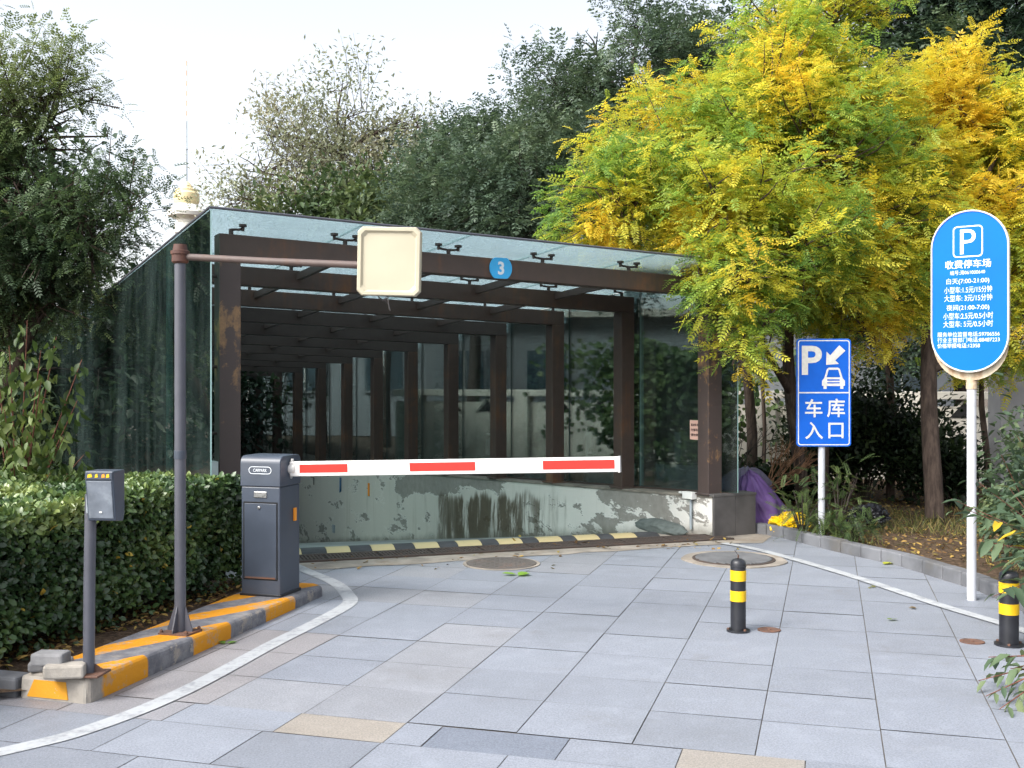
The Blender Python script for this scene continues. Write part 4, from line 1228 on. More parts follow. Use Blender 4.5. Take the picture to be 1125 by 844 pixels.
def drape(name, c, prof, r, lean, pleats, seed, mat, label, cat, rz=0.0, squash=.75):
    """a sheet thrown over something: pleated folds running down from its peak, a ragged hem that spreads on the ground"""
    nu, nv = 110, 46; vs = []; fs = []
    for j in range(nv + 1):
        v = j / nv                                   # 0 at the peak, 1 at the hem
        for i in range(nu):
            a = 2 * math.pi * i / nu
            q = Vector((math.cos(a), math.sin(a), 0))
            ph = mnoise.noise(q * 1.4 + Vector((seed, v * .9, 0))) * 2.4
            fold = math.sin(a * pleats + ph * 2.2 + v * 1.1) * (.04 + .17 * v) + mnoise.noise(Vector((q.x * 3, q.y * 3, v * 3 + seed))) * .16 + (1 - 2 * abs(mnoise.noise(Vector((q.x * 2.2 + seed, q.y * 2.2, v * 4))))) * .07
            rad = r * np.interp(v, [p[0] for p in prof], [p[1] for p in prof]) * (1 + fold)
            z = np.interp(v, [p[0] for p in prof], [p[2] for p in prof]) + .05 * mnoise.noise(Vector((q.x * 2, q.y * 2, v * 5 + seed))) * (1 - v)
            vs.append(Vector((q.x * rad + lean[0] * z, q.y * rad * squash + lean[1] * z, max(z, .004))))
    for j in range(nv):
        for i in range(nu):
            k = (i + 1) % nu; fs.append((j * nu + i, j * nu + k, (j + 1) * nu + k, (j + 1) * nu + i))
    fs.append(list(range(nu)))
    o = MB().add(vs, fs).build(name, mat, None, smooth=50)
    o.location = c; o.rotation_euler = (0, 0, rz)
    return tag(o, label, cat)
p = at(842, 580, 12.05); p.z = .04
drape('purple_tarpaulin', p, [(0, .05, .60), (.12, .26, .56), (.35, .55, .40), (.6, .75, .24), (.85, .95, .07), (1, 1.12, .0)], .34, (-.32, .1), 5, 3.3, M['purple'], 'crumpled purple tarpaulin draped in folds behind the dark wall end', 'tarpaulin', .4)
p = at(818, 566, 12.7); p.z = .04
drape('covered_bundle', p, [(0, .1, .58), (.15, .45, .54), (.4, .8, .38), (.7, .95, .16), (1, 1.1, .0)], .38, (.05, 0), 6, 8.1, m_plain('lilac_sheet', (.13, .115, .18), .5, .2, 6, bump=.2), 'pale violet covered bundle behind the glass next to the purple tarpaulin', 'bundle', .2)
p = at(868, 584, 11.55); p.z = .05
crumple('yellow_bag', p, (.19, .14, .17), M['yellow_bag'], 'crumpled bright yellow plastic bag lying behind the kerb', 'plastic bag', 5.2, .55, 1.8, .3)
p = at(954, 582, 11.9); p.z = .05
crumple('rubbish_bag', p, (.2, .17, .22), M['black_bag'], 'black plastic rubbish bag in the bed right of the garage sign', 'rubbish bag', 9.7, .4, 2.0)
p = at(832, 553, 11.85); p.z = .3
sp1 = gd(752, 589.5); sp1.z = .006
crumple('sandbag', cw(-.32, .42, .0), (.13, .42, .13), M['sack'], 'long grey green sandbag lying at the foot of the peeling wall', 'sandbag', 1.2, .16, 1.6, CR_A, False)

# bricks on the island corner
def brick(px, py, z, d, rz, mat, label, tilt=0):
    o = MB().box((0, 0, d[2] / 2), d).build('brick', mat, None, bevel=.012, seg=2)
    P = gd(px, py, z); o.location = P; o.rotation_euler = (R(tilt), 0, R(rz))
    me = o.data
    return tag(o, label, 'brick', 'loose bricks on the island corner')
brick(72, 744, .13, (.2, .1, .07), 8, M['brick'], 'pale loose brick in front, beside the foot of the card reader post')
brick(56, 735, .13, (.21, .12, .05), 14, M['brick_dark'], 'grey loose brick at the bottom, lying under the textured one')
brick(56, 730, .182, (.17, .11, .065), -4, M['brick_dark'], 'dark grey textured brick on top of another brick by the hedge', 0)
# ================================================================== hedge
def hedge():
    dh = Vector((.31, .951, 0)).normalized()
    rz = math.atan2(dh.y, dh.x) - math.pi / 2
    root = thing('hedge', 'long clipped dark green hedge beside the barrier island', 'hedge', (-2.08, 8.47, .03), rz)
    LX, LY, H = 1.75, 4.6, .85
    MB().box((-LX / 2 - .03, -LY / 2, H / 2 + .02), (LX - .16, LY - .16, H - .16)).build('branches', m_plain('hedge_inside', (.012, .016, .007), 1, .5, 12, bump=.5), root)  # dark solid core added inside the leaves to block light, in place of twigs
    n = 62000
    a_f, a_t, a_e, a_b = LY * H, LY * LX, LX * H, LX * H
    w = np.array([a_f * 1.3, a_t, a_e * 1.2, a_f * .25]); w /= w.sum()
    k = rng.choice(4, n, p=w)
    u, v = rng.random(n), rng.random(n)
    dep = np.abs(rng.normal(size=n)) * .05
    P = np.zeros((n, 3)); D = np.zeros((n, 3))
    f = k == 0; P[f] = np.stack([-dep[f], -u[f] * LY, v[f] ** .9 * H], 1); D[f] = (1, 0, .15)
    f = k == 1; P[f] = np.stack([-u[f] * LX, -v[f] * LY, H - dep[f]], 1); D[f] = (.12, 0, 1)
    f = k == 2; P[f] = np.stack([-u[f] * LX, -dep[f], v[f] * H], 1); D[f] = (0, 1, .15)
    f = k == 3; P[f] = np.stack([-LX + dep[f], -u[f] * LY, v[f] * H], 1); D[f] = (-1, 0, .15)
    # clipped form is a little lumpy and rounded at the arrises
    lum = .05 * fbm(P, 1.7, 2.0) + .025 * fbm(P, 5.0, 4.0)
    P += D * lum[:, None]
    ex = np.maximum(0, P[:, 2] - (H - .12)); P[:, 0] -= np.where(k == 0, ex ** 2 * 3, 0)
    P[:, 2] -= np.where(k == 1, np.maximum(0, P[:, 0] + .12) ** 2 * 3, 0)
    low = P[:, 2] < .14 + .07 * fbm(P, 3, 9)
    keep = ~(low & (rng.random(n) < .8)); P, D, k, dep = P[keep], D[keep], k[keep], dep[keep]; n = len(P)
    d = nrm(D * .55 + rand_dirs(n) * .7 + np.array((0, 0, .15)))
    U = nrm(D * .9 + rand_dirs(n) * .5 + np.array((0, 0, .35)))
    U = nrm(np.cross(d, np.cross(U, d)) + 1e-3)
    side = np.cross(U, d)
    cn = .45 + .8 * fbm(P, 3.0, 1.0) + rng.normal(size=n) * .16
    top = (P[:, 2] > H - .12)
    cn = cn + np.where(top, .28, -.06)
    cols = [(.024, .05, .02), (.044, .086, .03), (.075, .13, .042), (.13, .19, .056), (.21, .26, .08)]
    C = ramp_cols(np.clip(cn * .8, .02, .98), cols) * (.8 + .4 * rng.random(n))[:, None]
    od = rng.random(n) < .004; C[od] = (.5, .36, .06)
    S = .034 + .027 * rng.random(n)
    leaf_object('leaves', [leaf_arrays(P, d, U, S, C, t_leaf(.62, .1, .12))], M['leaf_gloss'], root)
hedge()

# ================================================================== trees
def lob(px, py, Y, rp, ry=None, rz=None):
    """a crown lobe surveyed at (px,py) and distance Y, radius rp pixels"""
    r = rp * Y / F
    return (tuple(at(px, py, Y)), (r, ry or r * .9, rz or r * .85))
PIN = [t_pinnate(6, .30, .105, .25), t_pinnate(7, .27, .10, .4), t_pinnate(6, .32, .11, .1, jitter=.2)]
PINY = [t_pinnate(6, .27, .092, .15, .6, .2), t_pinnate(7, .24, .085, .28, .6, .2), t_pinnate(5, .30, .10, .1, .5, .25)]
PINS = [t_pinnate(3, .42, .17, .25), t_pinnate(4, .36, .15, .35)]
YEL = [(.13, .25, .06), (.215, .36, .075), (.39, .49, .085), (.63, .59, .08), (.76, .64, .07), (.74, .53, .055)]
def tk(px, py, Y, top, r0, r1, sway=.1, n=6):
    """a trunk from the ground below (px,py) up to a surveyed top"""
    b = at(px, py, Y); t = Vector(top); out = []
    for i in range(n + 1):
        k = i / n; p = b.lerp(t, k)
        p += Vector((math.sin(k * 5 + px) * sway, math.cos(k * 4 + px) * sway * .6, 0)) * k * (1 - k * .4)
        out.append((p.x, p.y, p.z, r0 + (r1 - r0) * k))
    return out
def clear_of_sign(P):      # the branch ends in front of the sign have been cut back
    px = CX + P[:, 0] / P[:, 1] * F; py = HZ - (P[:, 2] - CH) / P[:, 1] * F
    return ~((px > 852) & (px < 955) & (py > 335) & (P[:, 1] < 12.0))
tree('yellow_locust_tree', 'big yellow and green locust tree overhanging the right canopy corner', 'tree', at(882, 556, 13.2),
     [tk(882, 556, 13.2, at(862, 300, 12.6), .085, .06, .12), tk(905, 556, 13.4, at(905, 260, 12.9), .055, .045, .08)],
     [lob(690, 222, 11.9, 58), lob(648, 236, 12.2, 38, rz=.26), lob(740, 180, 12.2, 64), lob(800, 225, 11.5, 76), lob(835, 130, 12.4, 84), lob(865, 55, 12.8, 66), lob(915, 25, 13.0, 52),
      lob(905, 170, 12.1, 88), lob(940, 110, 12.6, 66), lob(955, 240, 12.2, 72), lob(880, 280, 11.5, 78), lob(815, 305, 10.8, 46), lob(838, 356, 10.9, 34, rz=.27), lob(925, 330, 12.2, 52), lob(965, 335, 12.2, 42, rz=.4),
      lob(760, 245, 11.6, 42, rz=.26), lob(690, 165, 12.6, 30), lob(985, 285, 12.6, 42), lob(865, 210, 12.9, 86), lob(778, 290, 10.9, 25, rz=.2), lob(722, 110, 12.6, 22), lob(985, 170, 12.9, 46), lob(812, 388, 10.9, 22, rz=.14)],
     3100, 11, PINY, .19, YEL, (M['bark'], M['leaf_yellow']), 'yellow autumn trees', 1.0, 1.15, .10, .22, .45, .6, .05, (.02, .98), .3, .26, hue_jit=.07, flat=.5, clump_jit=.17, extra=clear_of_sign, carve=-.24, hole=1.1)
tree('yellow_locust_tree', 'yellow locust tree on the right, behind the round-ended price board', 'tree', at(1027, 570, 12.2),
     [tk(1027, 570, 12.2, at(1018, 330, 12.6), .105, .08, .06)],
     [lob(1060, 130, 13.6, 66), lob(1045, 78, 13.8, 32), lob(1105, 150, 13.5, 64), lob(1080, 235, 13.2, 80), lob(1020, 230, 13.4, 48), lob(1025, 325, 13.2, 46), lob(1130, 260, 13, 70), lob(1100, 335, 13, 52), lob(1140, 370, 12.6, 44), lob(1160, 170, 13.5, 76), lob(1005, 150, 13.8, 36), lob(1075, 380, 13.4, 32)],
     2000, 11, PINY, .19, YEL[1:], (M['bark'], M['leaf_yellow']), 'yellow autumn trees', 4.0, 1.15, .10, .22, .45, .6, .05, (.1, .98), .3, .26, hue_jit=.07, flat=.5, clump_jit=.17, carve=-.24, hole=1.1)
DK = [(.012, .026, .018), (.026, .05, .032), (.046, .08, .045), (.075, .115, .058), (.12, .155, .075)]
BL = [(.034, .058, .042), (.06, .098, .063), (.10, .148, .092), (.16, .21, .13)]
tree('dark_tree', 'tall dark bluish green tree behind the middle of the canopy', 'tree', at(690, 520, 23),
     tk(690, 520, 23, at(690, 120, 23), .22, .1, .2),
     [lob(700, 100, 23, 80), lob(640, 112, 23, 60), lob(655, 58, 23.5, 42), lob(700, 42, 23.5, 34), lob(618, 75, 23.3, 26), lob(735, 70, 23, 50), lob(604, 178, 22.5, 56), lob(650, 200, 22, 70), lob(720, 180, 22.5, 75), lob(560, 215, 22, 55), lob(770, 120, 23.5, 45), lob(600, 240, 21.5, 60), lob(690, 250, 21.5, 60), lob(765, 60, 24, 25), lob(760, 215, 22, 50)],
     4200, 7, PINS, .24, BL, (M['bark_dark'], M['leaf']), 'dark trees behind the canopy', 7.0, .6, .05, .6, .4, .65, .1, (.05, .95), .2, .5, carve=-.16, hole=.55)
tree('dark_tree', 'dark bluish green tree left of the tallest one, above the canopy roof', 'tree', at(505, 520, 25),
     tk(515, 520, 25, at(525, 190, 25), .17, .08, .2),
     [lob(530, 185, 25, 44), lob(495, 188, 25.5, 32), lob(515, 225, 24.5, 56), lob(556, 182, 25, 28), lob(480, 240, 24, 48), lob(545, 248, 24, 50), lob(505, 152, 25, 15), lob(540, 143, 25, 14)],
     2000, 7, PINS, .24, BL, (M['bark_dark'], M['leaf']), 'dark trees behind the canopy', 9.0, .6, .05, .6, .4, .65, .09, (.05, .95), .2, .5, carve=-.16, hole=.55)
tree('dark_tree', 'dark green tree in the upper right corner behind the yellow trees', 'tree', at(1060, 500, 24),
     tk(1060, 500, 24, at(1060, 60, 24), .22, .1, .2),
     [lob(1000, 20, 24, 60), lob(1060, 10, 24, 70), lob(1110, 40, 24, 60), lob(960, -20, 24, 50), lob(1020, 90, 23, 60), lob(1090, 110, 23, 60), lob(1060, 180, 23, 60), lob(1130, -20, 24, 60), lob(1150, 90, 24, 60), lob(985, 170, 23, 60), lob(1030, 270, 22.5, 70), lob(1110, 250, 22.5, 70), lob(940, 280, 22.5, 70), lob(870, 60, 24, 60), lob(890, 160, 24, 80), lob(860, 260, 23, 70), lob(1000, 360, 22.5, 50)],
     3600, 7, PINS, .30, DK, (M['bark_dark'], M['leaf']), 'dark trees behind the canopy', 12.0, .5, .2, .55, .5, .45, .1, (.0, .75), .1, .5)
AIRY = [(.16, .175, .135), (.22, .25, .17), (.29, .31, .21), (.36, .34, .25)]
tree('airy_tree', 'pale thin-leaved tree with sky showing through, beyond the canopy roof', 'tree', at(370, 500, 34),
     tk(385, 500, 34, at(372, 170, 34), .18, .08, .3),
     [lob(380, 130, 34, 52), lob(330, 165, 34, 62), lob(430, 140, 34, 52), lob(290, 190, 34, 50), lob(400, 190, 33.5, 70), lob(460, 190, 34, 45), lob(270, 220, 33.5, 38), lob(345, 220, 33, 60), lob(440, 220, 33, 45), lob(375, 100, 34, 24), lob(300, 150, 34, 28), lob(460, 140, 34, 32)],
     2600, 9, [t_quad(.36), t_quad(.5)], .16, AIRY, (M['bark'], M['leaf']), None, 3.0, .4, .1, 1.0, .2, .6, .07, (.05, .95), .3, .9, carve=-.1, hole=.4)
MID = [(.035, .06, .03), (.065, .105, .045), (.1, .145, .06), (.15, .18, .075)]
for i, (cx_, Y, lb) in enumerate(((355, 28, 'leafy green shrub crown rising just above the roof under the airy tree'), (425, 27, 'mid green rounded tree just over the roof behind the antenna panel'))):
    tree('green_tree', lb, 'tree', at(cx_, 500, Y), tk(cx_, 500, Y, at(cx_, 270, Y), .12, .06, .15),
         [lob(cx_ - 35, 240, Y, 36), lob(cx_ + 10, 228, Y, 38), lob(cx_ + 45, 236, Y, 34), lob(cx_, 275, Y, 55)],
         650, 8, [t_leaf(.45), t_quad(.45)], .2, MID, (M['bark_dark'], M['leaf']), 'green trees just above the roof', 20.0 + i, .7, .2, .5, .45, .45, .06, (.05, .95), .15, .5)
LF = [(.03, .056, .03), (.058, .1, .048), (.095, .15, .064), (.145, .2, .08), (.2, .245, .1)]
tree('left_locust_tree', 'large dark green tree with feathery branches at the left edge', 'tree', at(-60, 560, 13),
     [tk(-60, 560, 13, at(-15, 180, 13), .16, .09, .2), tk(-58, 560, 13.05, at(70, 260, 13.3), .09, .05, .2)],
     [lob(5, 110, 13, 58), lob(-30, 40, 13, 45), lob(55, 140, 13, 46), lob(20, 200, 13, 62), lob(90, 165, 13, 34), lob(80, 220, 12.8, 48), lob(30, 280, 13, 62), lob(100, 262, 12.8, 30), lob(-40, 160, 13, 70), lob(-40, 280, 13, 70), lob(128, 205, 12.8, 24), lob(65, 95, 13, 24), lob(0, 345, 13.2, 55), lob(62, 320, 13.2, 36), lob(118, 150, 13, 17), lob(-80, 80, 13.5, 60), lob(135, 235, 12.8, 16), lob(100, 110, 13, 14)],
     2700, 9, [t_pinnate(5, .30, .12, .2), t_pinnate(5, .27, .12, .3)], .155, LF, (M['bark'], M['leaf']), None, 15.0, .8, .1, .5, .2, .6, .026, (.05, 1.0), .25, .4, carve=-.2, hole=.85)
# the belt of trees that the left-hand glass reflects and that closes the view behind it
for i, (x, y, r) in enumerate(((-9.6, 19.5, 2.6), (-12.5, 24, 3.2), (-8.5, 26, 3.0), (-16.5, 20, 3.2), (-13, 30, 3.4))):
    lb = ['dark tree behind the left glass wall, nearest the canopy', 'dark tree behind the nearest one left of the glass', 'dark tree at the far end of the left glass wall', 'dark tree farthest left beyond the feathery one', 'dark tree at the back of the left belt'][i]
    hz = .5 if i in (2, 4) else 1.0
    tree('belt_tree', lb, 'tree', (x, y, 0), [(x, y, -.1, .18), (x + .1, y, 1.6, .14), (x, y + .1, 3.2, .1)],
         [((x, y, 3.6 * hz), (r, r, 1.9 * hz)), ((x - r * .5, y - .5, 2.0 * hz), (r * .75, r * .75, 1.5 * hz)), ((x + r * .45, y - .6, 1.8 * hz), (r * .7, r * .7, 1.4 * hz)), ((x, y, 5.2 * hz), (r * .6, r * .6, 1.2 * hz)), ((x, y - 1.0, .9), (r * .9, r * .7, 1.0))],
         1500, 8, [t_leaf(.5), t_quad(.5)], .18, DK, (M['bark_dark'], M['leaf']), 'dark belt trees left of the canopy', 30.0 + i, .5, .2, .5, .5, .5, .08, (.0, .75), .05, .5)
# bare trunks that stand in the right-hand bed
for i, (px, py, Y, tx_, ty_, r, lb) in enumerate(((978, 560, 14.6, 977, 300, .06, 'slim straight brown trunk between the two signs'), (826, 560, 14.4, 820, 330, .075, 'brown trunk just right of the canopy front post'),
                                               (838, 560, 15.2, 838, 330, .03, 'thin dark trunk next to the pilaster'), (1085, 540, 14.0, 1078, 400, .045, 'thin curved grey trunk right of the price board pole'))):
    b = at(px, py, Y); b.z = 0.0; t = at(tx_, ty_, Y)
    root = thing('slim_tree', lb, 'tree', b, 0, 'slim trunks in the bed')
    MB().tube([(0, 0, -.05), ((t.x - b.x) * .3 + .03, .02, (t.z) * .35), ((t.x - b.x) * .7 - .02, 0, t.z * .7), (t.x - b.x, 0, t.z)], [r, r * .92, r * .8, r * .6], 12).build('trunk', M['bark'], root, smooth=60)
    n = 70; P = np.array([t.x - b.x, 0, t.z]) + rng.normal(size=(n, 3)) * (.35, .35, .2); 
    leaf_object('crown', [leaf_arrays(P, rand_dirs(n), nrm(np.array((0, 0, 1.)) + rand_dirs(n) * .5), np.full(n, .22), ramp_cols(rng.random(n), YEL[:4]), PIN[0])], M['leaf_yellow'], root)

# ------------------------------------------------------------------ shrubs
def shrub(name, label, cat, base, r, h, n, tm, size, cols, leafm, group=None, stems=9, seed=0., up=.5, barkm='bark_dark', spread=1.0, crange=(.05, .9), droop=.1):
    root = thing(name, label, cat, base, 0, group); sb_ = MB(); tips = []
    for i in range(stems):
        a = random.uniform(0, 6.283); q = random.uniform(.15, 1) * r * spread
        e = Vector((math.cos(a) * q, math.sin(a) * q * .8, h * random.uniform(.55, 1.0)))
        m = e * .5 + Vector((0, 0, .1 * h))
        sb_.tube([(0, 0, -.03), m, e], [.012, .008, .003], 5); tips.append((m, e))
    sb_.build('stems', M[barkm], root)
    k = rng.integers(0, stems, n); u = rng.random(n)
    A = np.array([list(t[0]) for t in tips]); B = np.array([list(t[1]) for t in tips])
    P = A[k] * (1 - u[:, None]) + B[k] * u[:, None] + rng.normal(size=(n, 3)) * np.array((r, r, h)) * .17
    P[:, 2] = np.abs(P[:, 2])
    P = P * (1 + .0 * u[:, None])
    D = nrm(P * np.array((1, 1, .3)) / r + rand_dirs(n) * .9 + np.array((0, 0, up - droop * 2)))
    C = ramp_cols(crange[0] + (crange[1] - crange[0]) * (.5 + .8 * fbm(P, 2.5, seed)) + rng.normal(size=n) * .14, cols) * (.8 + .4 * rng.random(n))[:, None]
    leaf_object('foliage', [leaf_arrays(P, D, nrm(np.array((0, 0, 1.)) + rand_dirs(n) * .5), size * (.7 + .6 * rng.random(n)), C, tm)], M[leafm], root)
    return root
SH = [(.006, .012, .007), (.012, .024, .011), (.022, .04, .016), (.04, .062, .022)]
sh_spots = [(800, 14.6, .7, .42, 'dark low shrub behind glass beside the right front post'), (852, 14.4, .7, .5, 'dark shrub left of the garage sign pole, under the dead branches'), (905, 14.6, .9, 1.25, 'dark dense shrub directly behind the garage sign'), (950, 14.4, 1.0, 1.45, 'dark dense shrub just right of the garage sign'),
            (1000, 14.2, .8, 1.3, 'dark shrub left of the thick trunk'), (1048, 13.6, .6, .8, 'dark green shrub behind the price board pole'), (925, 15.6, 1.1, 1.5, 'dark shrub against the wall between the signs')]
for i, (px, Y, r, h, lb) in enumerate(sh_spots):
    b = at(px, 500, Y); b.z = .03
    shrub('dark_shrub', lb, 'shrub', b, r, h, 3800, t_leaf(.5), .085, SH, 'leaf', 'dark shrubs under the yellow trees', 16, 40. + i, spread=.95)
GR = [(.03, .055, .025), (.06, .1, .035), (.1, .15, .05), (.17, .21, .07)]
GRB = [(.04, .07, .045), (.07, .115, .065), (.11, .16, .085), (.18, .22, .1)]
b = at(905, 585, 10.9)
for i, (px, Y, r, h, n, lb) in enumerate(((882, 11.1, .26, .48, 90, 'small feathery plant left of the garage sign pole'), (922, 11.0, .30, .68, 75, 'tall feathery plant right of the garage sign pole'), (936, 10.75, .4, .24, 120, 'low feathery plant over the kerb right of the sign'), (905, 10.95, .3, .22, 110, 'low green plant at the foot of the garage sign pole'))):
    b = at(px, 585, Y); b.z = .05
    shrub('feathery_plant', lb, 'plant', b, r, h, n, t_pinnate(9, .2, .065, .35), .15, GR, 'leaf', 'feathery plants at the garage sign', 8, 60. + i, .3, spread=1.0)
for i, (px, Y, r, h, n, lb) in enumerate(((1118, 9.7, .45, .6, 700, 'low leafy shrub behind the kerb right of the price board pole'), (1150, 9.0, .55, 1.2, 1300, 'tall leafy shrub behind the half-hidden bollard'), (1128, 12.2, .8, 1.1, 1300, 'leafy shrub farther back at the right edge'))):
    b = at(px, 600, Y); b.z = .05
    shrub('leafy_shrub', lb, 'shrub', b, r, h, n, t_leaf(.42, .1, .3), .09, GRB, 'leaf', 'leafy shrubs at the right edge', 12, 70. + i, .2, crange=(.0, .9))

# branch of the shrub that leans into the picture from the right, nearest the camera
def leaning(label, base, paths, n_per, cols, size, seed, name='leaning_shrub'):
    root = thing(name, label, 'shrub', base, 0, 'shrubs leaning in from the right'); off = Vector(base); sb_ = MB(); P = []; D = []
    for pts in paths:
        pts = [Vector(p) - off for p in pts]
        sb_.tube(pts, [.008 - .006 * i / (len(pts) - 1) for i in range(len(pts))], 6)
        for q in range(n_per):
            t = .25 + .75 * q / n_per; k = t * (len(pts) - 1); i = min(int(k), len(pts) - 2)
            p = pts[i].lerp(pts[i + 1], k - i); tg = (pts[i + 1] - pts[i]).normalized()
            sd_ = tg.cross(Vector((0, 0, 1))).normalized() * (1 if q % 2 else -1)
            P.append(p + Vector(rand_dirs(1)[0]) * .02); D.append(tg * .5 + sd_ * .8 + Vector((0, 0, random.uniform(-.5, .15))) + Vector(rand_dirs(1)[0]) * .3)
    sb_.build('stems', M['stem_red'], root, smooth=60)
    P = np.array([list(p) for p in P]); D = np.array([list(p) for p in D]); n = len(P)
    C = ramp_cols(.45 + .9 * fbm(P, 3., seed) + rng.normal(size=n) * .16, cols)
    od = rng.random(n) < .04; C[od] = (.6, .4, .03)
    leaf_object('foliage', [leaf_arrays(P, D, nrm(np.array((0, 0, 1.)) + rand_dirs(n) * .4), size * (.6 + .7 * rng.random(n)), C, t_leaf(.36, .12, .35))], M['leaf'], root)
bs = at(1160, 690, 7.2); bs.z = .05
ps = []
for (px, py, Y) in ((1100, 500, 6.9), (1062, 560, 7.3), (1080, 595, 7.1), (1110, 560, 6.8), (1118, 480, 7.2), (1105, 620, 6.6), (1092, 655, 6.5), (1120, 530, 6.4), (1075, 530, 7.4), (1045, 548, 7.9), (1125, 610, 6.3), (1130, 450, 7.0), (1108, 535, 7.5), (1122, 580, 6.9)):
    e = at(px, py, Y); m = bs.lerp(e, .5) + Vector((random.uniform(-.05, .12), random.uniform(-.1, .1), .22)); ps.append([bs, bs.lerp(m, .5) + Vector((.03, 0, .12)), m, e])
leaning('green shrub with pointed leaves leaning over the bollard at the right edge', bs, ps, 22, GRB, .13, 2.)
bs2 = at(1185, 780, 5.6); bs2.z = .02
ps = []
for (px, py, Y) in ((1086, 722, 5.9), (1083, 765, 5.55), (1098, 790, 5.4), (1110, 735, 5.7), (1075, 748, 5.8)):
    e = at(px, py, Y); e.z = max(e.z, .02); m = bs2.lerp(e, .55) + Vector((0, 0, .10)); ps.append([bs2, m, e])
leaning('straggling low branches with sparse leaves lying on the paving at bottom right', bs2, ps, 9, GRB, .105, 5.)

# young broad-leaved tree at the left, over the hedge
yt = Vector((-3.95, 8.75, .05)); root = thing('young_tree', 'young tree with drooping broad leaves and reddish stems over the hedge', 'tree', yt)
sb_ = MB(); P = []; D = []
for (px, py, Y) in ((30, 352, 8.6), (62, 370, 8.7), (85, 440, 8.6), (92, 500, 8.5), (10, 380, 8.4), (45, 420, 8.3), (70, 480, 8.3), (5, 450, 8.3), (30, 480, 8.2), (-15, 400, 8.5), (-30, 470, 8.4), (90, 395, 8.9), (55, 520, 8.2), (15, 510, 8.1), (75, 525, 8.4), (-10, 360, 8.6), (95, 525, 8.5), (45, 385, 8.5)):
    e = at(px, py, Y) - yt; m = e * .55 + Vector((0, 0, .18)); pts = [Vector((0, 0, 0)), e * .25 + Vector((0, 0, .25)), m, e]
    sb_.tube(pts, [.016, .012, .008, .003], 6)
    for q in range(62):
        k = (.3 + .7 * q / 62) * 3; i = min(int(k), 2); p = pts[i].lerp(pts[i + 1], k - i)
        P.append(list(p + Vector(rand_dirs(1)[0]) * .07)); v = Vector(rand_dirs(1)[0]); D.append([v.x * .7, v.y * .7, -.75 + v.z * .3])
sb_.build('trunk', M['stem_red'], root, smooth=60)
P = np.array(P); D = np.array(D); n = len(P)
leaf_object('crown', [leaf_arrays(P, D, nrm(rand_dirs(n) + np.array((0, -.4, .6))), .1 * (.65 + .6 * rng.random(n)), ramp_cols(.4 + .8 * fbm(P, 2.5, 3.) + rng.normal(size=n) * .18, [(.03, .055, .018), (.06, .1, .028), (.1, .15, .04), (.16, .2, .06)]), t_leaf(.45, .12, .25))], M['leaf'], root)

# bare shrub behind the glass corner and the dead cut branches
def bare(name, label, base, n, h, r, mat, seed, lean=(0, 0), rad=.014):
    random.seed(seed); b = MB()
    def grow(p, d, l, rr, dep):
        e = p + d * l; m = p.lerp(e, .5) + Vector((random.uniform(-1, 1), random.uniform(-1, 1), .3)) * l * .1
        b.tube([p, m, e], [rr, rr * .85, rr * .65], 5)
        if dep:
            for _ in range(random.choice((2, 2, 3))):
                nd_ = (d + Vector((random.uniform(-1, 1), random.uniform(-1, 1), random.uniform(-.4, .7))) * .6).normalized()
                grow(e, nd_, l * random.uniform(.6, .85), rr * .62, dep - 1)
    for i in range(n):
        d = Vector((random.uniform(-1, 1) * r + lean[0], random.uniform(-1, 1) * r + lean[1], 1)).normalized()
        grow(Vector((random.uniform(-.06, .06), random.uniform(-.06, .06), -.02)), d, h * .36, rad, 3)
    o = b.build(name, mat, None, smooth=60); o.location = base
    return tag(o, label, 'shrub' if name == 'bare_shrub' else 'branches')
p = at(806, 540, 13.2); p.z = .03
bare('bare_shrub', 'leafless dark shrub behind the corner of the right-hand glass', p, 5, 1.35, .35, M['bark_dark'], 5)
p = at(822, 520, 12.6); p.z = .25
bare('dead_branches', 'pile of brown cut branches left of the garage sign', p, 9, .95, .35, M['twig'], 8, (1.5, .1), .011)
random.seed(99)

